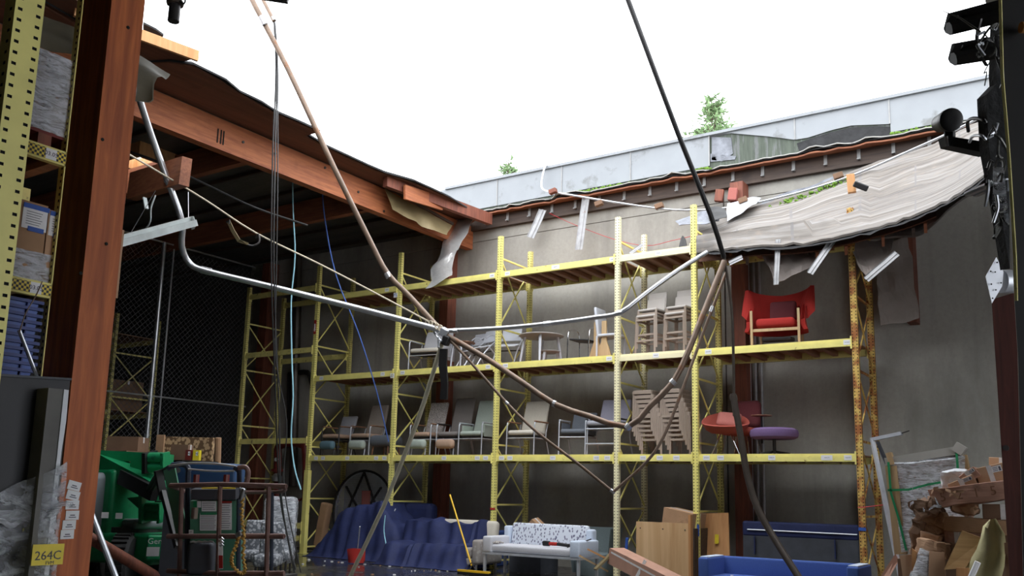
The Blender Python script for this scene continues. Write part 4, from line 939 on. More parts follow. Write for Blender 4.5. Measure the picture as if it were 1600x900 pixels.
# ================================================================ THINGS ON THE FLOOR BY THE RACK
def drape(xa, xb, ya, yb, hf, nx=46, ny=26, amp=.05, seed=0, mt='tarp', name='tarpaulin', lab='', cat='tarpaulin', fold=9):
    g = []
    for j in range(ny+1):
        row = []
        for i in range(nx+1):
            x = xa+(xb-xa)*i/nx; y = ya+(yb-ya)*j/ny; z = hf((i/nx), (j/ny), x, y)
            p = V((x, y, z)); n = noise.noise(V((x*2.2, y*2.2, seed)))
            fo = math.sin(x*fold+9*n)*.018+noise.noise(V((x*4, y*1.5, seed+4)))*.09
            k = min(1, z/.3)
            row.append(V((x+noise.noise(V((x*3, y*3, seed+8)))*.06, y-fo*(1.2 if j < ny*.6 else .2), max(.012, z+n*amp*k*2+fo*.4*k))))
        g.append(row)
    return tag(MB().sheet(g, .008, (0, .004, -.008)).build(name, mt, smooth=True), lab, cat)
def sm(a, b, x): t_ = max(0, min(1, (x-a)/(b-a))); return t_*t_*(3-2*t_)
# covered heap 1
def h1(u_, v, x, y):
    prof = [(0, .12), (.10, .35), (.22, .62), (.30, 1.0), (.42, 1.12), (.60, 1.16), (.74, 1.22), (.80, 1.02), (.88, .80), (1, .30)]
    for (a, ha), (b_, hb) in zip(prof, prof[1:]):
        if a <= u_ <= b_: h = ha+(hb-ha)*sm(a, b_, u_)
    return h*sm(0, .28, v)*(1-.25*sm(.8, 1, v))+.0
x0, x1 = P(486, 860, Y=14.9).x, P(628, 860, Y=14.9).x
drape(x0, x1, 14.62, 15.95, h1, seed=1, lab='navy tarpaulin draped over a tall heap beside the leftmost uprights')
for px, py, r_ in ((578, 803, .13),):
    tag(MB().rbox(P(px, py, Y=15.2), (.15, .12, .34), .05, (.1, .1, 0)).build('carton', 'warmgrey'), 'grey end of a covered item poking through the tall navy tarpaulin', 'box')
def h2(u_, v, x, y):
    h = .46
    if v > .5: h = .46+.42*sm(.5, .62, v)
    edge = sm(0, .09, u_)*(1-sm(.93, 1.0, u_)*.9)
    return h*sm(0, .20, v)*edge
x0, x1 = P(600, 880, Y=14.6).x, P(728, 880, Y=14.3).x
drape(x0, x1, 14.15, 15.55, h2, seed=5, lab='navy tarpaulin draped over the left end of the pale sofa', fold=11)
# pale sofa under it, right end visible
t = thing('sofa', 'pale sofa with square-print arm, its left part under a navy tarpaulin', 'sofa', (P(715, 870, Y=14.7).x, 14.85, 0))
MB().rbox((-.15, .34, .62), (1.5, .20, .62), .08, (-.12, 0, 0), 4).build('backrest', 'beige', t, smooth=True)
MB().rbox((-.2, -.05, .33), (1.4, .66, .20), .05).build('seat', 'dots', t, smooth=True)
MB().rbox((.62, -.02, .36), (.18, .82, .46), .05, None, 3).build('arm', 'dots', t, smooth=True)
MB().rbox((-.15, -.02, .17), (1.5, .78, .12), .02).build('base', 'dots', t)
for x_, y_ in ((.6, -.35), (.6, .3), (-.8, -.3)): MB().tube([(x_, y_, 0), (x_, y_, .12)], .025, 8).build('foot', 'steel', t)
# round mesh disc
c = P(566, 800, Y=15.95); t = thing('round_mesh_guard', 'large round wire mesh disc with dark rim standing behind the navy tarpaulin', 'mesh disc', (c.x, 15.98, 0))
R_ = .95; zc2 = .97; ring = [(R_*math.cos(a), 0, zc2+R_*math.sin(a)) for a in [2*PI*k/40 for k in range(40)]]
MB().tube(ring, .028, 8, closed=True).build('rim', 'steeld', t, smooth=True)
MB().tube([(x*.96, .03, zc2+(z-zc2)*.96) for x, y, z in ring], .014, 6, closed=True).build('inner_rim', 'steel', t, smooth=True)
wm = MB()
for i in range(-22, 23):
    d = i*.0425; L_ = math.sqrt(max(0, R_*R_-d*d))
    if L_ > .05: wm.bar((d, .01, zc2-L_), (d, .01, zc2+L_), .017, .006).bar((-L_, .014, zc2+d), (L_, .014, zc2+d), .017, .006)
stuff(wm.build('wire_mesh', 'steelw', t))
for a, b_ in (((-.78, -.03, .42), (.0, -.03, 1.88)), ((.78, -.03, .42), (.0, -.03, 1.88)), ((-.55, -.03, 1.55), (.30, -.03, .5)), ((.55, -.03, 1.55), (-.30, -.03, .5))): MB().bar(a, b_, .05, .03).build('strut', 'steeld', t)
MB().box((.12, -.06, 1.28), (.26, .01, .36)).build('pink_tag', 'pillow', t)
# tree trunk-like cardboard tube
tag(MB().rbox(P(505, 812, Y=15.7)+V((0, 0, -.15)), (.26, .2, 1.1), .05, (0, .18, 0)).build('carton', 'card'), 'slim brown carton leaning behind the braces of the leftmost upright', 'box')
# dustpan, broom, pole
c = P(556, 878, Y=14.0); t = thing('dustpan', 'red long-handled dustpan standing on the wet floor by the tarpaulin', 'dustpan', (c.x, 14.0, 0), .3)
MB().sheet([[V((-.17+.34*i/8, -.10*math.sin(PI*i/8)*(1-j/4)-.02*j, .02+.27*j/4+.02*math.sin(PI*i/8)*(j > 3))) for i in range(9)] for j in range(5)], .012, (0, .012, 0)).build('pan', 'red', t, smooth=True)
MB().rbox((0, .05, .16), (.33, .14, .28), .05).build('hood', 'red', t, smooth=True)
MB().tube([(0, .05, .28), (.01, .08, .70), (.03, .04, .74)], .012, 7).build('handle', 'steel', t)
a, b_ = P(703, 773, Y=14.1), P(737, 884, Y=13.9); t = thing('push_broom', 'push broom with bright yellow handle leaning in front of the pale sofa', 'broom', (b_.x, b_.y, 0))
MB().tube([a, b_], .016, 8).build('handle', 'ylw', t, world=True)
e1, e2 = P(716, 897, Y=13.75), P(765, 893, Y=13.75)
MB().bar(V((e1.x, e1.y, .07)), V((e2.x, e2.y, .07)), .07, .035).build('head', 'ylw', t, world=True)
MB().bar(V((e1.x, e1.y, .03)), V((e2.x, e2.y, .03)), .06, .06).build('bristles', 'black', t, world=True)
MB().tube([b_, V((b_.x, b_.y-.05, .09))], .010, 6).tube([b_+V((0, 0, .06)), V((b_.x-.12, b_.y-.05, .09))], .008, 6).tube([b_+V((0, 0, .06)), V((b_.x+.12, b_.y-.05, .09))], .008, 6).build('brace', 'steeld', t, world=True)
tag(MB().tube([P(618, 795, Y=15.3), P(591, 850, Y=14.8)], .012, 6).build('metal_rod', 'steel'), 'thin metal rod leaning on the tarpaulin beside the second upright', 'rod')
# patterned bench
bx0, bx1, byf = -9.9, -7.85, 14.0
t = thing('settee', 'white and pale blue settee with branch-print back and steel legs', 'settee', ((bx0+bx1)/2, byf+.35, 0))
W_ = bx1-bx0
MB().rbox((0, 0, .49), (W_-.30, .70, .13), .04).build('seat', 'greywhite', t, smooth=True)
MB().rbox((.0, .33, .73), (W_-.42, .12, .42), .04, (-.14, 0, 0)).build('backrest', 'speckb', t, smooth=True)
for s_ in (-1, 1):
    MB().rbox((s_*(W_/2-.10), -.02, .55), (.20, .72, .30), .035).build('arm', 'greywhite' if s_ < 0 else 'paleblue', t, smooth=True)
    MB().rbox((s_*(W_/2-.14), .30, .68), (.13, .20, .40), .04).build('back_post', 'paleblue', t, smooth=True)
    for y_ in (-.33, .33): MB().bar((s_*(W_/2-.04), y_, 0), (s_*(W_/2-.04), y_, .40), .045, .045).build('leg', 'steelw', t)
MB().bb((-W_/2, -.37, .375), (W_/2, .36, .415)).build('frame_rail', 'steelw', t)
# saw and scraps lying on it
c = V((P(868, 856, Y=14.2).x, 14.2, .585)); t = thing('power_saw', 'red and black reciprocating saw lying on the pale settee', 'tool', c, -.08)
MB().rbox((-.20, 0, .03), (.14, .08, .09), .02).build('battery', 'black', t); MB().rbox((-.04, 0, .03), (.20, .07, .06), .025).build('body', 'red', t, smooth=True)
MB().rbox((.16, 0, .025), (.26, .07, .06), .025, (0, .05, 0)).build('grip', 'black', t, smooth=True); MB().bar((.28, 0, .02), (.42, .05, .03), .012, .04).build('blade', 'steeld', t)
c = V((P(777, 851, Y=14.15).x, 14.15, .56)); t = thing('glove', 'crumpled grey work glove lying at the left end of the settee', 'glove', c, .3)
MB().rbox((0, 0, .03), (.13, .10, .045), .02).build('palm', 'dots', t, smooth=True)
for k in range(4): MB().tube(smoothpts([(.04-.03*k, -.04, .03), (.05-.035*k, -.10, .035), (.05-.04*k, -.13, .01)], 3), .012, 6).build('finger', 'dots', t, smooth=True)
MB().tube([(.06, .02, .03), (.12, .0, .02)], .013, 6).build('thumb', 'dots', t)
tag(MB().bar(V((P(886, 860, Y=14.1).x, 14.1, .575)), V((P(924, 850, Y=14.3).x, 14.3, .73)), .03, .02).build('pry_tool', 'steeld'), 'thin dark prying tool resting on the right arm of the settee', 'tool')
# carton behind the settee
def carton(lab, c, d, rot, mt='card', tape=True, label=False, cat='box', grp=None, open_=False):
    t = thing('carton', lab, cat, c, 0, grp, rot=rot); x, y, z = d
    if not open_: MB().bb((-x/2, -y/2, 0), (x/2, y/2, z)).build('body', mt, t)
    else:
        mb = MB()
        for s_ in (-1, 1): mb.bb((s_*x/2-.006, -y/2, 0), (s_*x/2+.006, y/2, z)).bb((-x/2, s_*y/2-.006, 0), (x/2, s_*y/2+.006, z))
        mb.bb((-x/2, -y/2, 0), (x/2, y/2, .01)).build('body', mt, t)
        for s_ in (-1, 1): MB().box((s_*(x/2+.07), 0, z+.05), (.18, y, .006), (0, -s_*.7, 0)).build('flap', 'cardl', t)
    if tape: MB().bb((-x/2-.002, -.03, z-.0), (x/2+.002, .03, z+.003)).bb((-x/2-.003, -.03, z-.10), (-x/2, .03, z)).bb((x/2, -.03, z-.10), (x/2+.003, .03, z)).build('tape', 'tapew', t)
    if label:
        o = MB().bb((-x*.05, -y/2-.003, z*.45), (x*.3, -y/2-.0005, z*.85)).build('shipping_label', 'white', t)
        MB().bb((x*.20, -y/2-.005, z*.5), (x*.28, -y/2-.003, z*.8)).bb((-x*.03, -y/2-.005, z*.62), (x*.16, -y/2-.003, z*.68)).build('barcode', 'ink', o)
    return t
c = P(832, 818, Y=15.2); carton('brown carton tipped on its corner behind the settee back', V((c.x, 15.2, .62)), (.44, .38, .34), (.1, .72, .3))
tag(MB().bb((c.x-.35, 14.95, 0), (c.x+.35, 15.6, .60)).build('storage_chest', 'tarpd'), 'dark covered chest standing behind the settee', 'chest')
c = P(930, 850, Y=15.5); t = thing('tub_armchair', 'blue-green rounded tub seat behind the right end of the settee', 'armchair', (c.x, 15.5, -.08))
MB().lathe([(.30, .05), (.36, .1), (.37, .35), (.36, .48), (.33, .5), (.02, .46)], 24)  .build('seat', 'teal2', t, smooth=True)
g = [[V(((.40+.03*j)*math.cos(a), (.40+.03*j)*math.sin(a), .12+.21*j)) for j in range(5)] for a in [PI*(-.15+1.3*k/14) for k in range(15)]]
MB().sheet(g, .05, (0, -.05, 0)).build('backrest', 'teal2', t, smooth=True)
c = P(650, 822, Y=15.9); tag(MB().rbox(V((c.x, 15.95, .62)), (.9, .35, 1.2), .12, (0, 0, .1)).build('covered_stack', 'tarp'), 'navy covered stack behind the second yellow upright', 'tarpaulin')
c = P(750, 840, Y=15.8); tag(MB().rbox(V((c.x, 15.85, .36)), (1.1, .5, .72), .06).build('covered_bench', 'bblue'), 'dark blue upholstered bench seen between the pale sofa and the settee', 'bench')
tag(MB().lathe([(.16, 0), (.17, .3), (.12, .5), (.19, .52), (.02, .6)], 14, V((P(632, 800, Y=15.6).x, 15.6, .0))).build('wrapped_item', 'film3', smooth=True), 'item in clear wrap behind the second upright', 'package')
# plywood pieces
c = P(1036, 860, Y=14.5); t = thing('plywood_crate', 'upright pale plywood crate side with knots, standing left of the fourth upright', 'crate', (c.x, 14.5, 0), 0)
MB().bb((-.50, 0, .02), (.46, .025, 1.06)).build('face_sheet', 'plyl', t)
MB().bb((.46, -.01, 0), (.50, .09, 1.20)).build('edge_board', 'orply', t); MB().bb((-.50, .025, .05), (-.46, .6, 1.0)).build('side_sheet', 'plyl', t)
for x_ in (-.42, .0, .40):
    for z_ in (.12, .95): MB().lathe([(.012, 0), (.012, .004)], 6, (x_, -.004, z_), Euler((PI/2, 0, 0)).to_matrix()).build('nail_head', 'steeld', t)
c = P(1116, 840, Y=15.5); t = thing('leaning_board', 'brown plywood board with a yellow sticker leaning right of the fourth upright', 'board', (c.x, 15.5, 0), 0)
MB().box((0, .1, .62), (.48, .03, 1.22), (-.12, -.06, 0)).build('sheet', 'orply', t); MB().box((.02, .065, .78), (.07, .004, .16), (-.12, 0, 0)).build('sticker', 'ylab', t)
MB().box((-.27, .08, .60), (.05, .04, 1.18), (-.12, -.06, 0)).build('edge_strip', 'pine', t)
c = P(1062, 812, Y=15.2); carton('large brown carton lying on the crate behind the pale plywood', V((c.x, 15.35, .98)), (.62, .42, .28), (.0, .16, -.2))
tag(MB().bb((c.x-.3, 15.0, 0), (c.x+.35, 15.7, .96)).build('wooden_crate', 'wdk'), 'dark crate carrying the large brown carton behind the plywood', 'crate')
# fallen long carton with white tape
a, b_ = P(962, 868, Y=13.9), P(1055, 915, Y=13.3)
t = thing('long_carton', 'long brown carton with crossed white tape slumped against the plywood', 'box', V(((a.x+b_.x)/2, (a.y+b_.y)/2, 0)))
MB().bar(a, b_, .30, .26).build('body', 'cardp', t, world=True)
m1 = a.lerp(b_, .5); dd = (b_-a).normalized()
MB().bar(a+V((0, -.16, .06)), b_+V((0, -.16, .02)), .012, .03).bar(m1+V((-.05, -.165, -.10)), m1+V((.10, -.165, .16)), .012, .05).build('white_tape', 'tapew', t, world=True)
db = [(905, 868, 950, 893, 'pine', 'pale broken lath lying low left of the cream upright'), (918, 858, 962, 880, 'orply', 'orange splinter of wood leaning beside the cream upright'), (930, 890, 962, 858, 'foilg', 'olive folded sheet standing by the cream upright foot')]
for x1_, y1_, x2_, y2_, mt, lab in db:
    tag(MB().bar(P(x1_, y1_, Y=13.6), P(x2_, y2_, Y=13.9), .10 if mt == 'foilg' else .05, .03).build('offcut', mt), lab, 'offcut')
for px, py in ((978, 858), (955, 893), (1090, 832)):
    pass
tag(MB().rbox(P(979, 852, Y=14.4), (.05, .03, .26), .01, (0, .1, 0)).build('tape_strip', 'tapeb'), 'short blue tape strip hanging beside the plywood crate edge', 'tape')
# blue bench
fx, xl, xr = 12.6, P(1091, 880, Y=12.6).x, P(1342, 885, Y=12.6).x
t = thing('bench', 'bright blue upholstered bench with square arms in the front right bay', 'bench', ((xl+xr)/2, fx+.35, 0)); W_ = xr-xl
MB().rbox((0, -.02, .31), (W_-.16, .66, .18), .04).build('seat', 'bblue', t, smooth=True)
MB().rbox((0, .32, .45), (W_-.2, .12, .40), .035, (-.08, 0, 0)).build('backrest', 'bblue', t, smooth=True)
for s_ in (-1, 1):
    MB().rbox((s_*(W_/2-.08), 0, .40), (.16, .74, .50), .03).build('arm', 'bblue', t, smooth=True); MB().rbox((s_*(W_/2-.08), -.02, .655), (.13, .60, .02), .008).build('arm_cap', 'paleblue', t)
    for y_ in (-.3, .3): MB().tube([(s_*(W_/2-.1), y_, 0), (s_*(W_/2-.1), y_, .2)], .02, 8).build('leg', 'steel', t)
for px, s_ in ((1140, .04), (1186, .02), (1212, .02), (1297, .02), (1160, .015)):
    q_ = V((P(px, 889, Y=fx+.2).x, fx+.25+.1*math.sin(px), .405)); tag(MB().rbox(q_, (s_, s_*.8, .015), .005).build('debris_chip', 'white'), 'small white chip of debris lying on the blue bench seat', 'debris', 'chips on the blue bench')
# dark bench and cloth behind
xa, xb = P(1160, 840, Y=15.7).x, P(1342, 840, Y=15.7).x
t = thing('covered_bench', 'long dark navy bench back with a pale metal strip behind the bright blue bench', 'bench', ((xa+xb)/2, 15.75, 0)); W_ = xb-xa
MB().rbox((0, 0, .98), (W_, .12, .26), .04).build('top_pad', 'tarp', t, smooth=True)
MB().tube([(-W_/2+.1, -.075, .965), (W_/2-.02, -.075, .955)], .012, 6).build('metal_strip', 'steelw', t)
MB().rbox((0, .05, .45), (W_, .2, .88), .03).build('lower_cloth', 'tarpd', t)
for x_ in (-.75, .6): MB().bar((x_, -.08, .55), (x_, -.08, .86), .03, .02).build('bracket', 'tarp', t)
# leaning pale metal frame by the rusty upright
t = thing('leaning_metalwork', 'pale L-shaped metal door frame leaning right of the rusty upright', 'frame', V((P(1380, 780, Y=14.0).x, 14.0, 0)))
MB().bar(P(1363, 686, Y=14.2), P(1413, 930, Y=13.45), .05, .06).build('jamb', 'steelw', t, world=True)
MB().bar(P(1361, 687, Y=14.2), P(1409, 677, Y=14.1), .06, .05).build('head', 'steelw', t, world=True)
MB().bar(P(1371, 690, Y=14.35), P(1386, 725, Y=14.35), .16, .03).build('bracket', 'dgrey', t, world=True)
MB().bar(P(1409, 677, Y=14.1), P(1421, 673, Y=14.1), .02, .015).build('rod', 'steeld', t, world=True)
tag(MB().slab([P(1399, 865, Y=13.2), P(1404, 876, Y=13.2), P(1383, 915, Y=13.0), P(1366, 915, Y=13.0)], (0, .02, 0)).build('board', 'cardp'), 'pinkish board leaning at the foot of the rusty upright', 'board')

# ================================================================ PILE OF CRUSHED FREIGHT AT THE RIGHT
def pxbox(mb, px0, py0, px1, py1, Y_, dep, tilt=0, yaw=0, inset=0):
    """box whose front spans the given pixel box at depth plane Y"""
    a, b_ = P(px0, py0, Y=Y_), P(px1, py1, Y=Y_); c = (a+b_)/2+V((0, dep/2, 0))
    return mb.box(c, (abs(b_.x-a.x), dep, abs(a.z-b_.z)), (0, tilt, yaw))
YP = 12.6
low = tag(MB().bb((P(1400, 880, Y=YP).x, YP+.1, 0), (P(1500, 880, Y=YP).x, YP+1.0, .78)).build('crate', 'cardd'), 'dark crate at the bottom under the green-strapped wrapped pallet load', 'crate')
t = thing('wrapped_pallet', 'crushed pallet load of cartons in stretch wrap with green straps', 'pallet load', V((P(1440, 870, Y=YP).x, YP+.4, .78)))
pxbox(MB(), 1408, 724, 1508, 864, YP, .9, -.06).build('carton_block', 'cardp', t, world=True)
rr = random.Random(3)
for k in range(7):
    y0 = 727+k*19; x_s = 1409+k*2.4
    for m_i in range(2):
        xa = x_s+m_i*50
        a = P(xa, y0+rr.uniform(-2, 3)-m_i*3, Y=YP); b_ = P(xa+46, y0+17-m_i*3, Y=YP); c = (a+b_)/2
        MB().box(c+V((0, .10-.03*rr.random(), 0)), (abs(b_.x-a.x), .3, abs(a.z-b_.z)), (0, rr.uniform(-.12, .06), rr.uniform(-.08, .08))).build('carton', rr.choice(['card', 'cardl', 'cardp', 'cardd']), t, world=True)
MB().bar(P(1393, 728, Y=YP-.12), P(1408, 866, Y=YP-.12), .14, .10, V((0, 1, 0))).build('corner_post', 'pine', t, world=True)
MB().bar(P(1500, 712, Y=YP-.05), P(1512, 770, Y=YP-.05), .16, .10, V((0, 1, 0))).build('corner_post', 'pine', t, world=True)
MB().bar(P(1384, 722, Y=YP-.1), P(1502, 703, Y=YP-.1), .10, .10).bar(P(1492, 697, Y=YP-.12), P(1507, 706, Y=YP-.12), .16, .12).build('top_board', 'foam', t, world=True)
MB().bar(P(1388, 718, Y=YP-.12), P(1396, 716, Y=YP-.12), .12, .16).build('top_bracket', 'pine', t, world=True)
for pts in ([(1388, 722), (1392, 770), (1404, 810), (1416, 860)], [(1387, 766), (1420, 765), (1450, 757), (1480, 752)], [(1494, 703), (1496, 725), (1497, 740)]):
    MB().sheet([[P(x, y, Y=YP-.19)-V((0, 0, .014)), P(x, y, Y=YP-.19)+V((0, 0, .014))] if pts[0][1] == 766 else [P(x, y, Y=YP-.19)-V((.014, 0, 0)), P(x, y, Y=YP-.19)+V((.014, 0, 0))] for x, y in pts], .004, (0, .004, 0)).build('strap', 'gstrap', t, world=True)
g = quadgrid(P(1391, 724, Y=YP-.16), P(1508, 712, Y=YP-.12), P(1410, 862, Y=YP-.18), P(1505, 858, Y=YP-.10), 26, 22, .035, 40)
MB().sheet(g, .002, (0, .002, 0)).build('stretch_wrap', 'film2', t, world=True, smooth=True)
g = quadgrid(P(1392, 716, Y=YP-.05), P(1504, 708, Y=YP), P(1391, 726, Y=YP-.16), P(1508, 716, Y=YP-.14), 16, 4, .04, 41)
MB().sheet(g, .002, (0, .002, 0)).build('stretch_wrap', 'film2', t, world=True, smooth=True)
# cartons of the pile: (px0,py0,px1,py1, Y, depth, tilt, material, label?, description)
YQ = 11.4
def pbx(name, x0_, y0_, x1_, y1_, Y_, dep, tilt, mt, lab, label=False, yaw=0, cat='box', crush=0, th=None):
    a, b_ = P(x0_, (y0_+y1_)/2, Y=Y_), P(x1_, (y0_+y1_)/2, Y=Y_); z0_, z1_ = P((x0_+x1_)/2, y1_, Y=Y_).z, P((x0_+x1_)/2, y0_, Y=Y_).z
    c = V(((a.x+b_.x)/2, Y_+dep/2, (z0_+z1_)/2)); W, H = abs(b_.x-a.x), z1_-z0_
    t = thing(name, lab, cat, c, 0, None, rot=(0, tilt, yaw))
    def f(p):
        n = noise.noise_vector(p*5+c)*crush; n2 = noise.noise_vector(p*14+c)*crush*.7; return p+n+n2
    bm = bmesh.new(); bmesh.ops.create_cube(bm, size=1)
    for v_ in bm.verts: v_.co = V((v_.co.x*W, v_.co.y*dep, v_.co.z*H))
    bmesh.ops.bevel(bm, geom=bm.edges[:], offset=.006, segments=1, affect='EDGES')
    if crush: bmesh.ops.subdivide_edges(bm, edges=bm.edges[:], cuts=6, use_grid_fill=True)
    bm.verts.ensure_lookup_table(); mb = MB(); mb.add([f(v_.co.copy()) if crush else v_.co.copy() for v_ in bm.verts], [[q_.index for q_ in fc.verts] for fc in bm.faces]); bm.free()
    mb.build('body', mt, t)
    MB().bb((-.025, -dep/2-.004, -H/2), (.025, -dep/2-.001, H/2)).build('tape', 'tapew', t) if H > .1 and name == 'carton' else None
    if label:
        o = MB().bb((W*.08, -dep/2-.006, H*.08), (W*.42, -dep/2-.004, H*.40)).build('shipping_label', 'white', t)
        mb = MB().bb((W*.32, -dep/2-.008, H*.12), (W*.39, -dep/2-.006, H*.34))
        for q_ in range(3): mb.bb((W*.11, -dep/2-.008, H*(.14+.08*q_)), (W*.28, -dep/2-.006, H*(.17+.08*q_)))
        mb.build('barcode', 'ink', o)
    return t
base = tag(MB().bb((P(1455, 880, Y=YQ).x, YQ+.25, 0), (P(1640, 880, Y=YQ).x, YQ+1.15, 1.28)).build('freight_block', 'cardd'), 'dark mass of damp cartons at the core of the pile at the right', 'box')
lc = pbx('long_carton', 1452, 757, 1590, 786, YQ-.2, .5, -.16, 'cardp', 'long sagging carton with faint handwriting across the top of the pile', crush=.012)
for k, ch in enumerate('5215'):
    lettering(ch, .14, (-.30+.17*k, -.262, .0), (PI/2, 0, -.1), lc, 'walnut')
pbx('carton', 1526, 727, 1572, 757, YQ-.1, .5, -.25, 'cardl', 'small carton with white shipping label at the top right of the pile', True)
pbx('carton', 1545, 715, 1585, 745, YQ+.3, .4, .05, 'cardl', 'small carton with shipping label behind the topmost one of the pile', True)
pbx('carton', 1482, 748, 1526, 766, YQ-.15, .45, -.42, 'cardl', 'tilted small carton with two white labels beside the white foam piece', True)
pbx('carton', 1500, 735, 1530, 752, YQ-.12, .4, -.65, 'cardp', 'narrow carton steeply tilted above the long sagging carton', True)
pbx('carton', 1535, 788, 1600, 812, YQ, .5, 0, 'cardd', 'shadowed carton with a white label under the long sagging carton', True)
pbx('long_carton', 1474, 811, 1600, 834, YQ-.15, .5, .04, 'card', 'straight long carton in the middle of the pile', crush=.006)
pbx('carton', 1476, 829, 1514, 850, YQ-.12, .5, -.03, 'cardp', 'dented carton with white label, left one below the straight long carton', True, crush=.01)
pbx('carton', 1514, 830, 1560, 852, YQ-.12, .5, .05, 'cardp', 'carton with white label, middle one below the straight long carton', True, crush=.008)
pbx('carton', 1560, 834, 1600, 858, YQ-.05, .5, 0, 'cardd', 'carton at the far right below the straight long carton')
pbx('paper_wad', 1440, 804, 1478, 830, YQ-.15, .3, -.3, 'card', 'crumpled brown wrapping paper at the left of the pile', crush=.07, cat='paper')
pbx('paper_wad', 1488, 784, 1524, 800, YQ-.15, .25, .1, 'cardl', 'crumpled torn carton with shiny tape under the long sagging carton', crush=.07, cat='paper')
pbx('paper_wad', 1428, 782, 1462, 806, YQ-.3, .3, -.5, 'cardd', 'shredded carton end at the left tip of the long sagging carton', crush=.07, cat='paper')
pbx('paper_wad', 1424, 815, 1440, 862, YQ-.2, .3, .2, 'cardd', 'dark torn cardboard hanging beside the stretch wrap', crush=.07, cat='paper')
pbx('white_foam_piece', 1470, 735, 1512, 762, YQ-.05, .25, -.12, 'edgew', 'white foam packing piece on top of the long sagging carton', crush=.03, cat='foam')
pbx('open_carton', 1432, 846, 1478, 872, YQ-.45, .45, .12, 'cardl', 'torn open light-brown carton lying low left in the pile', crush=.03)
pbx('open_carton', 1438, 834, 1468, 848, YQ-.25, .3, .18, 'cardl', 'flat folded carton lying on the torn open carton', crush=.02)
pbx('carton', 1470, 850, 1540, 872, YQ-.2, .5, .05, 'cardd', 'shadowed wide carton behind the veneered board')
def board(lab, pts, Y_, mt, name='board', th=.03, dy=0, cat='board'):
    return tag(MB().slab([P(x, y, Y=Y_+dy*(k > 1)) for k, (x, y) in enumerate(pts)], (.0, th, 0)).build(name, mt), lab, cat)
board('wood-grained veneer board tilted on one corner in the pile', [(1503, 829), (1538, 842), (1508, 888), (1475, 890)], YQ-.6, 'veneer', dy=-.1)
board('narrow brown board standing at the far right beside the yellow insulation', [(1569, 848), (1583, 848), (1588, 915), (1573, 915)], YQ-.75, 'cardl')
board('light carton panel standing at the bottom of the pile', [(1452, 862), (1476, 864), (1478, 915), (1450, 915)], YQ-.6, 'cardl')
board('pale slat standing at the lower left of the pile', [(1406, 868), (1424, 866), (1430, 915), (1412, 915)], YQ-.5, 'cardl')
board('thin wooden slat leaning at the lower left of the pile', [(1425, 857), (1432, 862), (1430, 915), (1424, 915)], YQ-.55, 'orply')
board('small brown panel at the bottom below the veneer board', [(1494, 887), (1514, 888), (1514, 915), (1494, 915)], YQ-.75, 'orply')
tag(MB().tube([P(1452, 862, Y=YQ-.5), P(1432, 915, Y=YQ-.5)], .10, 10).build('wrapped_roll', 'film2', smooth=True), 'grey roll in shiny wrap standing at the bottom of the pile', 'roll')
g = []
for (xa, ya, xb, yb) in ((1546, 812, 1556, 810), (1536, 822, 1570, 835), (1532, 840, 1573, 858), (1526, 858, 1571, 870), (1515, 876, 1570, 885), (1508, 892, 1566, 900), (1505, 915, 1565, 918)):
    a, b_ = P(xa, ya, Y=YQ-.66), P(xb, yb, Y=YQ-.72)
    g.append([a.lerp(b_, i/8)+V((0, -.035*math.sin(i/8*PI*2.2)+noise.noise(V((i*.4, ya*.05, 3)))*.06, 0)) for i in range(9)])
tag(MB().sheet(g, .02, (0, .02, 0)).build('insulation_sheet', 'foily', smooth=True), 'pale yellow crumpled insulation sheet draped at the lower right of the pile', 'insulation')
tag(MB().tube([P(1528, 878, Y=YQ-.9), P(1516, 905, Y=YQ-.9)], .03, 8).build('white_tube', 'white'), 'short white tube lying against the yellow insulation sheet', 'tube')
for k in range(12):
    x_, y_ = rr.uniform(1425, 1485), rr.uniform(752, 800); a = P(x_, y_, Y=YQ-.3); b_ = P(x_+rr.uniform(-22, 22), y_+rr.uniform(-16, 16), Y=YQ-.4)
    tag(MB().sheet([[a, a+V((0, 0, .03))], [(a+b_)/2+V((0, -.04, .02)), (a+b_)/2+V((0, -.05, .05))], [b_, b_+V((.01, 0, .03))]], .002, (0, .002, 0)).build('wrap_shred', 'film2' if k % 3 else 'cardl'), 'torn shred of wrap or cardboard sticking out at the left tip of the pile', 'shred', 'shreds at the left tip of the pile')
# ================================================================ BOOM LIFT AND THE STORE BEHIND IT
DL = 13.2
t = lift = thing('boom_lift', 'green articulated boom lift with a brown-railed work platform in front', 'lift', V((P(210, 860, D=DL).x, P(210, 860, D=DL).y, 0)))
def lb(name, x0_, y0_, x1_, y1_, w_, h_, mt, D0=DL, D1=None, lab=None, par=None):
    return MB().bar(P(x0_, y0_, D=D0), P(x1_, y1_, D=D1 or D0), w_, h_).build(name, mt, par or lift, world=True, label=lab)
lb('upper_link', 148, 711, 262, 717, .5, .14, 'gr_lift', DL+.3); lb('upper_link_side', 205, 722, 262, 724, .06, .26, 'gr_lift', DL-.1)
lb('boom', 160, 718, 262, 772, .30, .20, 'gr_lift', DL+.2, DL-.6); lb('boom_tip', 198, 745, 250, 772, .26, .20, 'black', DL-.2, DL-.7)
lb('boom', 150, 740, 190, 770, .28, .18, 'black', DL+.3)
for x_, y_ in ((246, 715), (246, 730), (240, 793), (240, 806)):
    MB().tube([P(x_-13, y_, D=DL-.35), P(x_+12, y_, D=DL-.35)], .075, 12).build('pivot_barrel', 'gr_lift', lift, world=True, smooth=True)
lb('link_plate', 234, 706, 234, 738, .05, .34, 'black', DL-.3); lb('link_plate', 258, 707, 258, 740, .04, .20, 'gr_lift', DL-.32)
lb('link_plate', 229, 770, 229, 815, .05, .34, 'gr_lift', DL-.3); lb('link_plate', 252, 785, 252, 816, .04, .20, 'gr_lift', DL-.32)
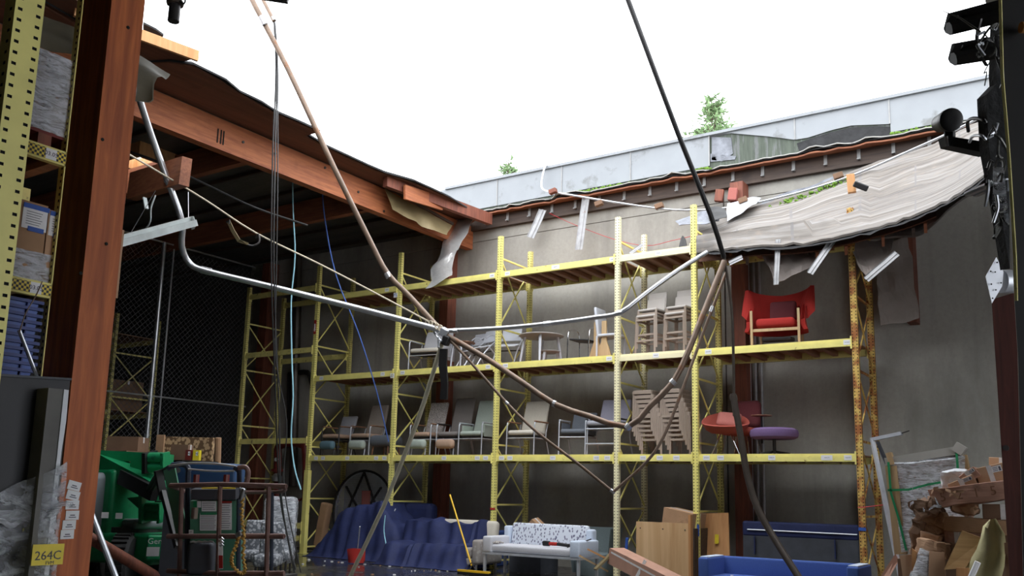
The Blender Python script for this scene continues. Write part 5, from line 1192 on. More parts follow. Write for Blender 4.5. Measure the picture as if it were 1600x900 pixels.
MB().slab([P(x_, y_, D=DL-.25) for x_, y_ in ((198, 778), (226, 775), (228, 800), (222, 800))], (0.03, .05, 0)).build('gusset', 'gr_lift', lift, world=True)
MB().rbox(P(180, 785, D=DL+.2), (.9, .75, .95), .06).build('turntable', 'gr_lift', lift, world=True, smooth=True)
MB().rbox(P(150, 785, D=DL-.2), (.30, .5, .85), .10).build('engine_cover', 'grcover', lift, world=True, smooth=True)
MB().rbox(P(222, 818, D=DL), (.5, .6, .14), .05).build('side_cover', 'grcover', lift, world=True, smooth=True)
MB().lathe([(.5, 0), (.5, .15)], 20, P(200, 838, D=DL+.1)).build('slew_ring', 'steeld', lift, world=True)
MB().rbox(P(212, 853, D=DL+.1), (1.5, 1.2, .42), .05, (0, 0, .3)).build('chassis', 'gr_lift', lift, world=True, smooth=True)
ch = MB().rbox(P(262, 856, D=DL-.7), (.55, .10, .34), .03, (0, 0, .95)).build('front_panel', 'gr_lift', lift, world=True)
c = P(262, 846, D=DL-.82); lettering('Genie Z-45', .11, c, (PI/2, 0, .95), lift, 'white', world=True)
for x_, y_, r_, dd in ((192, 868, .40, DL-.75), (268, 884, .36, DL+.9), (152, 872, .38, DL+1)):
    c = P(x_, y_, D=dd); c.z = r_; ax = Euler((0, PI/2, .75)).to_matrix()
    w1 = MB().lathe([(r_*.5, -.12), (r_*.88, -.13), (r_, -.09), (r_, .09), (r_*.88, .13), (r_*.5, .12)], 32, c, ax).build('tyre', 'rubber', lift, world=True, smooth=True)
    tr = MB()
    for k in range(28):
        a = 2*PI*k/28; tr.box(c+ax@V((math.cos(a)*r_, math.sin(a)*r_, 0)), (.05, .035, .20), (ax@Euler((0, 0, a)).to_matrix()))
    stuff(tr.build('tread', 'rubber', w1, world=True)) 
    MB().lathe([(.02, -.09), (r_*.5, -.1), (r_*.5, .1), (.02, .09)], 20, c, ax).build('wheel_hub', 'steeld', lift, world=True)
for (x_, y_) in ((149, 805), (171, 806)): 
    MB().box(P(x_+15, y_, D=DL-.6), (.09, .02, .08), (0, 0, .9)).build('decal', 'white', lift, world=True)
MB().box(P(239, 862, D=DL-.95), (.16, .01, .12), (0, 0, .95)).build('decal', 'white', lift, world=True)
MB().tube(smoothpts([P(232, 765, D=12.5), P(246, 742, D=11.5), P(262, 733, D=10.5), P(275, 728, D=10)], 4), .035, 8).tube(smoothpts([P(236, 768, D=12.5), P(250, 746, D=11.5), P(264, 737, D=10.5), P(278, 735, D=10)], 4), .03, 8).build('hydraulic_hose', 'black', lift, world=True, smooth=True)
lb('jib_arm', 265, 733, 287, 845, .06, .12, 'gr_cab', 9.9, 9.8); lb('jib_link', 254, 768, 277, 855, .05, .06, 'black', 10.3, 9.9); lb('jib_link', 247, 735, 256, 780, .08, .08, 'black', 10.4)
# work platform
DB = 9.4
def rail(pts, r_=.021, mt='rail', name='guard_rail', sm_=True, D=DB):
    return MB().tube(smoothpts([P(q_[0], q_[1], D=(q_[2] if len(q_) > 2 else D)) for q_ in pts], 4) if sm_ else [P(q_[0], q_[1], D=(q_[2] if len(q_) > 2 else D)) for q_ in pts], r_, 8).build(name, mt, lift, world=True, smooth=True)
rail([(266, 759, 9.3), (345, 757, 9.05), (447, 760, 8.9)], .026, sm_=False); rail([(262, 838, 9.3), (343, 838, 9.05), (444, 838, 8.9)], .026, sm_=False); rail([(262, 892, 9.3), (343, 896, 9.05), (444, 896, 8.9)], .026, sm_=False)
rail([(266, 759, 9.3), (282, 765, 9.9), (300, 768, 10.2), (430, 769, 10.0), (447, 760, 8.9)], .020); rail([(444, 838, 8.9), (430, 836, 10.0), (300, 836, 10.2), (262, 838, 9.3)], .018)
for x_, y_, d_ in ((284, 760, 9.25), (344, 757, 9.05), (420, 760, 8.92)): rail([(x_, y_, d_), (x_-4, 905, d_)], .024, sm_=False, name='stanchion')
for x_, y_, d_ in ((425, 769, 10.0), (306, 768, 10.2)): rail([(x_, y_, d_), (x_-1, 905, d_)], .022, 'raild', sm_=False, name='stanchion')
rail([(262, 732), (276, 726), (290, 727), (295, 736), (294, 750), (292, 905)], .030, 'raild', 'upper_hoop', D=9.7)
rail([(264, 728), (300, 724), (340, 725), (368, 729)], .012, 'steel', 'top_wire', D=9.6)
rail([(294, 733), (330, 736), (366, 736)], .010, 'steel', 'top_wire', D=9.6)
rail([(366, 730), (372, 735), (374, 746), (372, 905)], .026, 'raild', 'upper_hoop', D=9.6)
rail([(372, 731), (383, 730), (388, 738), (386, 752), (382, 758)], .026, 'rail', 'upper_hoop', D=9.5)
for x_ in (306, 353): MB().lathe([(.03, 0), (.03, .10)], 8, P(x_, 757, D=9.3)).build('post_cap', 'redp', lift, world=True)
def flat(name, x0_, y0_, x1_, y1_, D_, th, mt, par=None, z=0):
    a, b_ = P(x0_, y1_, D=D_), P(x1_, y1_, D=D_); h_ = (P(x0_, y0_, D=D_)-a); n_ = fw*th
    return MB().slab([a, b_, b_+h_, a+h_], n_).build(name, mt, par or lift, world=True)
cab = flat('control_cabinet', 297, 783, 367, 912, 9.55, .30, 'gr_cab'); flat('control_box', 299, 765, 368, 781, 9.45, .30, 'dgrey'); flat('yellow_trim', 315, 762, 367, 764, 9.44, .02, 'ylab')
def sticker(x0_, y0_, x1_, y1_, mt='white', lines=0, D_=9.54):
    o = flat('sticker', x0_, y0_, x1_, y1_, D_, .004, mt, cab)
    if lines:
        mb = MB()
        for k in range(lines):
            y_ = y0_+(y1_-y0_)*(k+1)/(lines+1); a, b_ = P(x0_+1.5, y_, D=D_-.006), P(x1_-2-(k % 3), y_, D=D_-.006); mb.bar(a, b_, .002, .005)
        stuff(mb.build('sticker_print', 'ink', cab, world=True))
    return o
sticker(315, 783, 338, 799, 'white', 4); sticker(312, 802, 339, 829, 'white', 9); sticker(343, 783, 362, 828, 'white', 12); sticker(343, 783, 362, 786, 'red', 0, 9.53); sticker(308, 783, 314, 793, 'white'); sticker(302, 783, 307, 793, 'gr_lift'); sticker(313, 802, 339, 804, 'gr_lift', 0, 9.53)
sticker(295, 828, 302, 837, 'white', 2, 9.3)
MB().rbox(P(304, 802, D=9.45), (.06, .05, .12), .012).build('switch_box', 'taupe', lift, world=True)
MB().rbox(P(315, 872, D=9.2), (.26, .18, .33), .05, (0, 0, .6)).build('manual_box', 'dgrey', lift, world=True, smooth=True)
MB().tube([P(297+4.5*i, 847-(1 if i % 2 else 0), D=9.1) for i in range(9)], .012, 6).build('cable_loop', 'steel', lift, world=True)
fl1 = flat('warning_tag', 341, 848, 348, 889, 8.98, .006, 'white'); flat('red_mark', 342, 868, 348, 888, 8.97, .004, 'red')
MB().tube([P(346+4*math.sin(k*2.1), 840+k*1.6, D=8.9) for k in range(10)], .010, 5).build('chain', 'steel', lift, world=True)
ln = smoothpts([P(x_, y_, D=8.9) for x_, y_ in ((379, 778), (378, 810), (381, 835), (380, 870), (383, 892), (376, 896), (364, 884), (362, 870), (370, 850), (373, 838))], 10)
pts = [p+rt*.012*math.sin(i*2.2)+fw*.012*math.cos(i*2.2) for i, p in enumerate(ln)]
ly = tag(MB().tube(pts, .014, 6).build('lanyard', 'ropeo', smooth=True), 'ochre coiled safety lanyard hanging from the platform rail', 'lanyard')
MB().rbox(P(378, 772, D=8.9), (.05, .03, .12), .012, (0, .3, 0)).tube([P(374, 762, D=8.9), P(381, 768, D=8.9), P(378, 780, D=8.9)], .012, 6).build('snap_hook', 'steel', ly, world=True)
MB().rbox(P(373, 835, D=8.9), (.08, .03, .05), .012, (0, -.5, 0)).build('snap_hook', 'steel', ly, world=True)
lb('platform_floor', 270, 903, 440, 905, .8, .05, 'steeld', 9.4, 9.2)
pipe_a = tag(MB().tube([P(142, 800, D=11.2), P(182, 905, D=10.6)], .035, 10).build('leaning_pipe', 'steelw'), 'thin grey pipe leaning down in front of the green lift wheel', 'pipe')
tag(MB().tube([P(136, 838, D=10.9), P(250, 905, D=11.6)], .07, 12).build('leaning_pipe', 'wred', smooth=True), 'thick brown pipe slanting across in front of the lift wheel', 'pipe')
# ---- behind the lift
XF = -19.0
fence = thing('chain_link_fence', 'tall chain-link fence in the dark behind the green lift', 'fence', (XF, 13, 0))
ya, yb = P(212, 600, X=XF).y-2.6, 15.9
fpy = P(228, 700, X=XF).y
MB().tube([(XF, fpy, 0), (XF, fpy, 7.3)], .05, 10).build('fence_post', 'steel', fence, world=True, smooth=True)
for py in (fpy+.28,): MB().tube([(XF, py, 0), (XF, py, 7.3)], .022, 6).build('fence_rod', 'steel', fence, world=True)
for z_ in (3.55, 7.3): MB().tube([(XF, ya, z_), (XF, yb, z_)], .022, 6).build('fence_rail', 'steel', fence, world=True)
for z_ in (1.9, 2.6, 3.5): MB().lathe([(.062, 0), (.062, .05)], 10, (XF, fpy, z_)).build('clamp_band', 'steelw', fence, world=True)
wm = MB(); stp = .14; L_ = yb-ya; Hh = 7.2
for k in range(int((L_+Hh)/stp)):
    s_ = k*stp
    for sg in (1, -1):
        p0 = (s_-Hh, 0.); a0 = max(s_-Hh, 0); a1 = min(s_, L_)
        if a1 <= a0: continue
        f_ = (lambda q_: q_-(s_-Hh)) if sg > 0 else (lambda q_: s_-q_)
        wm.bar((XF+.004*sg, ya+a0, f_(a0)), (XF+.004*sg, ya+a1, f_(a1)), .006, .006)
stuff(wm.build('chain_link', 'fencew', fence, world=True))
rk3 = thing('pallet_rack', 'dim yellow rack standing in the dark behind the chain-link fence', 'rack', (-22, 13, 0))
pq = P(236, 600, X=-21.6)
fy = P(236, 620, X=-21.6).y
for x_ in (-21.6, -24.4):
    for y_ in (fy-1.25, fy): 
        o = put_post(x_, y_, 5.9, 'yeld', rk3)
    for i, z in enumerate((.3, 1.4, 2.55, 3.7, 4.85)):
        MB().bar((x_, fy-1.22, z), (x_, fy, z), .03, .04).build('brace', 'yeld', rk3, world=True)
        if i < 4:
            MB().bar((x_, fy-1.22, z), (x_, fy, z+1.15), .025, .03).build('brace', 'yeld', rk3, world=True); MB().bar((x_, fy, z), (x_, fy-1.22, z+1.15), .025, .03).build('brace', 'yeld', rk3, world=True)
for z in (1.4, 3.3, 5.3):
    for y_ in (fy-1.25, fy): MB().bb((-24.4, y_-.03, z-.06), (-21.6, y_+.03, z+.06)).build('beam', 'yeld', rk3, world=True)
    MB().bb((-24.35, fy-1.2, z+.06), (-21.65, fy-.02, z+.08)).build('deck_board', 'deckply', rk3, world=True)
dsc = ['leftmost', 'middle', 'rightmost']
for li, (z, hh) in enumerate(((1.485, .75), (3.385, .95))):
    for k in range(3):
        carton('dim brown carton on the %s shelf behind the fence, %s of three' % (('lower', 'upper')[li], dsc[k]), V((-24.0+k*.92, fy-.6, z)), (.82, .9, hh-.08*k), (0, 0, 0), 'cardd', True, False)
for k, (px, y0_, y1_, lab) in enumerate(((199, 684, 706, 'low brown carton standing behind the green lift at the left'),)):
    c = P(px, y1_, D=16.2); carton(lab, c, (.55, .5, .26), (0, 0, .6), 'cardd'); 
    tag(MB().bb((c.x-.5, c.y-.35, 0), (c.x+.5, c.y+.35, c.z)).build('crate_stack', 'cardd'), 'dark crate stack under the low brown carton left of the fence post', 'crate')
def standing(lab, x0_, y0_, x1_, y1_, D_, th, mt, name, cat):
    a, b_ = P(x0_, (y0_+y1_)/2, D=D_), P(x1_, (y0_+y1_)/2, D=D_); zt = P(x0_, y0_, D=D_).z; zb = P(x0_, y1_, D=D_).z
    d = (b_-a); d.z = 0; n_ = V((-d.y, d.x, 0)).normalized()*th
    return tag(MB().slab([V((a.x, a.y, zb)), V((b_.x, b_.y, zb)), V((b_.x, b_.y, zt)), V((a.x, a.y, zt))], n_).build(name, mt), lab, cat)
standing('woven-patterned packing board standing behind the lift', 250, 681, 326, 860, 15.6, .12, 'osb', 'packing_board', 'board')
standing('narrow light cardboard strip standing beside the fence post', 237, 678, 249, 860, 15.5, .05, 'card', 'board', 'board')
c = P(283, 720, D=14.9); carton('small brown carton with hand holes in front of the woven board', V((c.x, c.y, c.z)), (.28, .26, .26), (0, 0, .6), 'cardd')
cc = P(280, 732, D=14.9)
tag(MB().bb((c.x-.5, c.y-.35, 0), (c.x+.5, c.y+.35, c.z)).build('work_cabinet', 'black'), 'dark cabinet carrying the small brown carton behind the platform', 'cabinet')
for px, lab, mt in ((295, 'small white-labelled carton on the cabinet, left one', 'redp'), (307, 'small yellow and white carton on the cabinet, right one', 'ylab')):
    q_ = P(px, 722, D=14.4); carton(lab, V((q_.x, q_.y, c.z)), (.10, .10, .16), (0, 0, .6), mt, False, True)
tag(MB().tube([P(341, 684, D=15.4), P(337, 842, D=15.4)], .055, 10).build('cardboard_tube', 'card'), 'brown cardboard tube standing upright beside the woven board', 'tube')
q_ = P(325, 742, D=12.0)
t = thing('blue_bin', 'blue plastic bin seen behind the platform rails', 'bin', V((q_.x, q_.y, 0)), .6)
MB().rbox((0, 0, q_.z-.0), (.85, .5, .30), .03).build('tub', 'bbin', t, smooth=True); MB().bb((-.45, -.25, 0), (.45, .25, q_.z-.2)).build('stand', 'dgrey', t)
standing('orange carton behind the lift platform at the left', 256, 798, 280, 886, 12.6, .4, 'orange', 'orange_carton', 'box')
# leaf-print covered chairs
for k, (px, ptop, pw, D_, lab) in enumerate(((434, 786, 44, 15.5, 'tall leaf-print chair under clear plastic beside the leftmost upright'), (397, 813, 36, 15.2, 'rounded leaf-print chair left of the leaf-print pair'), (422, 816, 38, 14.4, 'upright leaf-print chair in front of the plastic-wrapped one'))):
    q_ = P(px, 850, D=D_); zt = P(px, ptop, D=D_).z; wd = pw*D_/FOC
    t = thing('patterned_chair', lab, 'chair', V((q_.x, q_.y, 0)), .65)
    MB().rbox((0, .18, zt*.5+.16), (wd, .14, zt-.32), .05, (-.1, 0, 0)).build('backrest', 'spots', t, smooth=True)
    MB().rbox((0, -.08, .36), (wd, .5, .18), .05).build('seat', 'spots', t, smooth=True)
    for a in (-1, 1):
        for b_ in (-1, 1): MB().tube([(a*wd*.4, b_*.22, 0), (a*wd*.4, b_*.2, .3)], .02, 6).build('leg', 'steeld', t)
    if k == 0: MB().rbox((0, .1, zt*.55+.1), (wd+.06, .36, zt-.1), .08).build('plastic_cover', 'film3', t, smooth=True)
# red valve pipework in the shadow
t = thing('fire_riser', 'dark red sprinkler riser with valve and gauge on the far wall', 'pipework', V((P(455, 740, Y=16.4).x, 16.4, 0)))
MB().tube(smoothpts([P(434, 800, Y=16.3), P(434, 720, Y=16.3), P(438, 696, Y=16.3), P(470, 694, Y=16.3), P(478, 712, Y=16.3), P(478, 800, Y=16.3)], 4), .10, 10).build('riser', 'redp', t, world=True, smooth=True)
MB().lathe([(.17, -.03), (.17, .03)], 14, P(434, 735, Y=16.3)).build('flange', 'redp', t, world=True); MB().lathe([(.12, 0), (.14, .12), (.05, .2)], 12, P(432, 752, Y=16.1)).build('valve', 'steel', t, world=True)
MB().lathe([(.05, 0), (.05, .05)], 10, P(433, 718, Y=16.15), Euler((PI/2, 0, 0)).to_matrix()).build('gauge', 'white', t, world=True)
MB().tube([P(445, 795, Y=16.3), P(474, 778, Y=16.3)], .03, 8).build('drain', 'redp', t, world=True)

# ================================================================ NEAR LEFT: COLUMN, RACK, FREIGHT
DC = 5.6
ca, cb2 = P(138, 900, D=DC), P(60, 640, D=DC)
XC = P(138, 900, D=DC).x; yb_ = P(140, 880, X=XC).y; ya_ = P(82, 880, X=XC).y
col = thing('timber_column', 'massive laminated timber column standing at the left', 'column', (XC-.17, (ya_+yb_)/2, 0))
MB().bb((XC-.34, ya_, 0), (XC, yb_, 7.0)).build('shaft', 'wcol', col, world=True)
print('COLUMN', XC, ya_, yb_)
for px, py in ((200, 43), (166, 381), (126, 427), (121, 790), (160, 218)):
    c = P(px, py, X=XC+.001); MB().lathe([(.011, 0), (.011, .004)], 10, c, Euler((0, PI/2, 0)).to_matrix()).build('bolt_hole', 'hole', col, world=True)
for k, (px, py, a) in enumerate(((116, 759, -.22), (114, 774, -.2), (113, 789, 0), (113, 805, 0), (108, 820, .02), (105, 835, .02))):
    c = P(px, py, X=XC+.004); o = MB().box(c, (.003, .085, .055), (a, 0, 0)).build('paper_label', 'white', col, world=True)
    MB().box(c+V((.003, 0, -.0)), (.002, .03, .006), (a, 0, 0)).box(c+V((.003, 0, -.012)), (.002, .045, .005), (a, 0, 0)).build('print', 'ink', o, world=True)
# near rack row along Y
XR = -6.35
def PR(px, py, x=None): return P(px, py, X=x if x is not None else XR)
rk4 = thing('pallet_rack', 'yellow rack with checker-taped beams at the far left behind the column', 'rack', (XR, 2.5, 0))
ypost = PR(80, 470).y
def sidepost(mb_h, x, y, mt, par, wd=1, name='upright'):
    o = post_mb(mb_h, .10*wd, .075*wd, .05).build(name, mt, par); o.rotation_euler = (0, 0, PI/2); o.location = V((x, y, 0))-V(par.location); q = MB().bb((-.045, .012, 0), (.045, .070, mb_h-.05)).build('channel_shade_fill', 'hole', par); q.rotation_euler = (0, 0, PI/2); q.location = o.location; return o  # black bar inside paints the channel's inner shade behind the slots
sidepost(5.5, XR, PR(88, 470).y, 'yel', rk4); sidepost(5.5, XR-1.1, PR(110, 300, XR-1.1).y, 'yeld', rk4)
zb3, zb2, = PR(70, 238).z, PR(50, 449).z
for z, mt in ((zb3, 'check'), (zb2, 'check')):
    MB().bb((XR-.05, .3, z-.055), (XR, PR(86, 470).y, z+.055)).build('beam', 'yel', rk4, world=True)
    for y0_, y1_ in ((.3, PR(47, 450).y), (PR(65, 450).y, PR(88, 470).y-.01)): MB().bb((XR+.0005, y0_, z-.04), (XR+.003, y1_, z+.04)).build('checker_tape', 'check', rk4, world=True)
    o = MB().bb((XR+.0005, PR(47, 450).y, z-.04), (XR+.004, PR(65, 450).y, z+.04)).build('location_label', 'white', rk4, world=True)
    lettering('03.05', .045, V((XR+.006, PR(56, 450).y, z)), (PI/2, 0, PI/2), o, world=True)
    MB().bb((XR-1.15, .3, z-.055), (XR-1.1, PR(86, 470).y+.3, z+.055)).build('beam', 'yeld', rk4, world=True)
    for k in range(11): MB().bb((XR-1.1, .4+.3*k, z-.05), (XR-.05, .49+.3*k, z+.0)).build('deck_support', 'plank_dark', rk4, world=True)
for z in (zb3-.45,): 
    for x_ in (XR-.6, XR-1.12): MB().bb((x_-.03, .3, z-.05), (x_+.03, 3.8, z+.05)).build('beam', 'yeld', rk4, world=True)
# near tall upright at the very edge
c = P(24, 200, D=3.9); near = thing('rack_upright', 'broad yellow slotted rack upright at the extreme left edge', 'upright', (c.x, c.y, 0))
o = post_mb(4.6, .125, .09, .0505, hole=.014).build('post', 'yel', near); o.rotation_euler = (0, 0, PI/2)
o = MB().bb((-.058, .010, 0), (.058, .085, 4.5)).build('channel_shade_fill', 'hole', near); o.rotation_euler = (0, 0, PI/2)  # black filling in place of the shade inside the upright
MB().bb((-.22, -.2, 0), (.22, .2, .015)).build('foot_plate', 'yel', near)
# wrapped pallet on upper beam
def nbox(px0, py0, px1, py1, dep, X_=XR-.04):
    a, b_ = P(px0, py1, X=X_), P(px1, py1, X=X_); zt = P((px0+px1)/2, py0, X=X_).z; return (X_-dep, a.y), (X_, b_.y), P((px0+px1)/2, py1, X=X_).z, zt
z0_ = zb3+.055
yA, yB = PR(28, 150).y, PR(135, 150).y; zt = PR(80, 78).z
t = thing('wrapped_pallet', 'wooden pallet load wrapped in milky stretch film on the top beam at upper left', 'pallet load', (XR-.5, (yA+yB)/2, z0_))
for k in range(3): MB().bb((XR-1.0, yA+k*(yB-yA-.1)/2, z0_), (XR-.05, yA+.1+k*(yB-yA-.1)/2, z0_+.10)).build('pallet_block', 'wred', t, world=True)
MB().bb((XR-1.0, yA, z0_+.10), (XR-.05, yB, z0_+.125)).build('pallet_board', 'redp', t, world=True)
for k in range(2):
    for m_i in range(2): MB().bb((XR-.95+.0*k, yA+.03+m_i*(yB-yA)/2, z0_+.13+k*.33), (XR-.12, yA+(m_i+1)*(yB-yA)/2-.02, z0_+.13+.31+k*.33)).build('carton', ('cardl', 'orange', 'card', 'greywhite')[k*2+m_i], t, world=True)
MB().bb((XR-.08, (yA+yB)/2-.02, z0_+.05), (XR-.06, (yA+yB)/2+.02, z0_+.7)).build('banding', 'steelw', t, world=True)
g = [[V((XR-.04+noise.noise(V((i*.4, j*.8, 2)))*.02, yA-.02+(yB-yA+.04)*i/24, z0_+.12+(zt-z0_-.12)*j/16)) for i in range(25)] for j in range(17)]
MB().sheet(g, .002, (-.002, 0, 0)).build('stretch_wrap', 'film2', t, world=True, smooth=True)
g = [[V((XR-.04-1.0*j/6, yA-.02+(yB-yA+.04)*i/10, zt+noise.noise(V((i, j, 1)))*.02)) for i in range(11)] for j in range(7)]
MB().sheet(g, .002).build('stretch_wrap', 'film2', t, world=True, smooth=True)
# brown cartons with taped papers
z0_ = zb2+.06; zt = PR(50, 312).z
split = PR(77, 380).y
for k, (a, b_, lab) in enumerate(((PR(6, 380).y, split-.01, 'large brown carton with a taped white sheet, on the middle beam at left'), (split, PR(100, 380).y+.5, 'brown carton with a taped sheet partly hidden behind the timber column'))):
    t = thing('carton', lab, 'box', (XR-.5, (a+b_)/2, z0_)); MB().bb((XR-.9, a, z0_), (XR-.05, b_, zt-.02*k)).build('body', 'cardl' if k else 'card', t, world=True)
    yy = PR(60, 340).y if k == 0 else PR(97, 350).y; zz = PR(60, 340).z if k == 0 else PR(97, 352).z; wd = .09 if k == 0 else .07
    o = MB().bb((XR-.048, yy-wd, zz-.085), (XR-.045, yy+wd, zz+.085)).build('paper_sheet', 'white', t, world=True)
    MB().bb((XR-.044, yy-wd-.0, zz+.065), (XR-.042, yy+wd+.01, zz+.10)).build('blue_tape', 'tapeb', t, world=True); MB().bb((XR-.044, yy-wd*.5, zz-.10), (XR-.042, yy+wd*.8, zz-.065)).build('blue_tape', 'tapeb', t, world=True)
    mb = MB()
    for q_ in range(6): mb.bb((XR-.0445, yy-wd*.7, zz+.04-.018*q_), (XR-.0438, yy+wd*(.6-.1*(q_ % 3)), zz+.044-.018*q_))
    stuff(mb.build('print', 'ink', o, world=True))
    if k == 0:
        g = [[V((XR-.04+noise.noise(V((i*.4, j*.8, 7)))*.025, a-.02+(b_-a+.5)*i/24, z0_+(PR(50, 390).z-z0_)*j/10)) for i in range(25)] for j in range(11)]
        MB().sheet(g, .002, (-.002, 0, 0)).build('stretch_wrap', 'film2', t, world=True, smooth=True)
# stack of nested blue totes
ytB = PR(66, 500).y; ytA = ytB-.78; ztop = PR(40, 465).z; n_t = 13
toteo = None
for k in range(n_t):
    z = ztop-.30-.0495*k
    lab = 'blue stacking tote in the nested stack, ' + ('topmost with its tall side showing' if k == 0 else ('%s from the top' % ['second', 'third', 'fourth', 'fifth', 'sixth', 'seventh', 'eighth', 'ninth', 'tenth', 'eleventh', 'twelfth', 'lowest'][k-1]))
    if toteo is None:
        toteo = t = thing('tote', lab, 'tote', (XR-.35, (ytA+ytB)/2, z), 0, 'nested blue totes'); h_ = .30; L2 = .39
        mb = MB(); r1, r2 = [], []
        mb.slab([(-.24, -L2+.06, 0), (.24, -L2+.06, 0), (.24, L2-.06, 0), (-.24, L2-.06, 0)], (0, 0, .006))
        for (a, b_) in (((.24, -1), (.24, 1)), ((-.24, 1), (-.24, -1))):
            pass
        P0 = [(-.24, -L2+.06), (.24, -L2+.06), (.24, L2-.06), (-.24, L2-.06)]; P1 = [(-.29, -L2), (.29, -L2), (.29, L2), (-.29, L2)]
        for q_ in range(4):
            a0, a1, b0_, b1_ = P0[q_], P0[(q_+1) % 4], P1[q_], P1[(q_+1) % 4]
            mb.add([(a0[0], a0[1], 0), (a1[0], a1[1], 0), (b1_[0], b1_[1], h_), (b0_[0], b0_[1], h_), (a0[0]*.97, a0[1]*.97, 0), (a1[0]*.97, a1[1]*.97, 0), (b1_[0]*.97, b1_[1]*.97, h_), (b0_[0]*.97, b0_[1]*.97, h_)], [(0, 1, 2, 3), (7, 6, 5, 4), (3, 2, 6, 7)])
        mb.build('tub', 'tote', t)
        rm = MB()
        for s_ in (-1, 1): rm.bb((s_*.30-.018, -L2-.02, h_-.022), (s_*.30+.018, L2+.02, h_)).bb((-.30, s_*(L2+.005)-.018, h_-.022), (.30, s_*(L2+.005)+.018, h_))
        rm.build('rim', 'toted', t)
        for y_ in (-.30, -.15, .02, .16, .30): MB().box((.285, y_, h_-.10), (.03, .010, .16), (0, .16, 0)).build('rib', 'toted', t)
        for z_ in (h_-.055, h_-.10, h_-.15): MB().bb((.26, .0, z_-.004), (.302-(h_-z_)*.12, L2-.02, z_+.004)).build('rib', 'toted', t)
    else: dup(toteo, (XR-.35, (ytA+ytB)/2, z), 0, lab)
zlow = ztop-.30-.0495*(n_t-1)
tag(MB().bb((XR-.7, ytA+.05, 0), (XR-.04, ytB-.04, zlow)).build('freight_block', 'cardd'), 'dark carton stack under the blue totes, behind the grey panel', 'box')
tag(MB().tube([P(30, 517, D=5.9), P(58, 590, D=5.7)], .012, 7).build('metal_rod', 'steelw'), 'thin grey metal rod leaning in front of the blue totes', 'rod')
cable('thin orange-brown wire dangling over the blue totes', [(66, 440, 2.95), (56, 462, 2.9), (40, 490, 2.85), (31, 517, 2.8)], .004, 'pipeb', 'wire')
# grey panel with stretch wrap
XG = -3.9
pa, pb = P(-60, 581, X=XG), P(110, 591, X=XG)
gp = thing('panel_crate', 'dark grey upright panel wrapped low down in clear film, at the lower left', 'panel', (XG, (pa.y+pb.y)/2, 0))
MB().slab([V((XG, pa.y, 0)), V((XG, pb.y, 0)), V((XG, pb.y, pb.z)), V((XG, pa.y, pa.z))], (-.05, 0, 0)).build('panel_sheet', 'grpanel', gp, world=True)
MB().slab([V((XG, pa.y, pa.z-.01)), V((XG, pb.y, pb.z-.01)), V((XG, pb.y, pb.z)), V((XG, pa.y, pa.z))], (.012, 0, 0)).build('top_trim', 'dgrey', gp, world=True)
a, b_, c2_, d_ = P(76, 606, X=XG+.10), P(100, 608, X=XG+.10), P(64, 925, X=XG+.10), P(88, 925, X=XG+.10)
e_, f_ = P(111, 608, X=XG+.05), P(96, 925, X=XG+.05)
MB().slab([V((XG+.10, a.y, a.z)), V((XG+.10, b_.y, a.z)), V((XG+.10, b_.y-.0, 0)), V((XG+.10, a.y, 0))], (-.09, .0, 0)).build('foam_post', 'foamd', gp, world=True)
g = []
for i in range(15):
    z_ = a.z*(1-i/14); n = noise.noise(V((0, 1, i*.6)))*.012; g.append([V((XG+.105, b_.y-.002, z_)), V((XG+.10, b_.y+.022+n, z_))])
MB().sheet(g, .01, (-.01, -.0, 0)).build('white_edge_board', 'edgew', gp, world=True)
# film wraps the lower half, pulled taut to the post
g = []
for j in range(19):
    v = j/18; row = []
    for i in range(27):
        u_ = i/26; topz = P(0, 806, X=XG).z+(P(103, 722, X=XG).z-P(0, 806, X=XG).z)*u_**1.2; y_ = pa.y+(b_.y+.035-pa.y)*u_; z_ = topz*(1-v)+.02*v
        bulge = .02+.105*sm(.6, .9, u_); n = noise.noise(V((u_*6, v*8-u_*5, 2)))*.02
        row.append(V((XG+bulge+n, y_, z_)))
    g.append(row)
MB().sheet(g, .0015, (-.0015, 0, 0)).build('stretch_wrap', 'film3', gp, world=True, smooth=True)
g = [[r[k] if True else 0 for k in range(0)] for r in g]
rp = []
for i in range(31):
    u_ = i/30; y_ = pa.y+(b_.y+.06-pa.y)*u_; z_ = P(0, 818, X=XG).z+(.03+.02*math.sin(u_*5))*0+(P(90, 815, X=XG).z-P(0, 818, X=XG).z)*u_+(.09*sm(.7, 1, u_))
    rp.append(V((XG+.03+.12*sm(.6, .95, u_), y_, z_+.012*math.sin(i))))
MB().tube(rp, .012, 6).build('wrap_rope', 'film2', gp, world=True, smooth=True)
c = P(70, 866, X=XG+.125); yl = MB().box(V((XG+.148, c.y, c.z)), (.004, .135, .085)).build('yellow_label', 'ylab', gp, world=True)
lettering('264C', .052, V((XG+.151, c.y, c.z-.005)), (PI/2, 0, PI/2), yl, 'black', world=True); lettering('FVM', .02, V((XG+.151, c.y+.01, c.z-.034)), (PI/2, 0, PI/2), yl, 'black', world=True)
c = P(50, 829, X=XG+.03); yl2 = MB().box(V((XG+.03, c.y, c.z)), (.004, .08, .02)).build('yellow_label', 'ylab', gp, world=True)

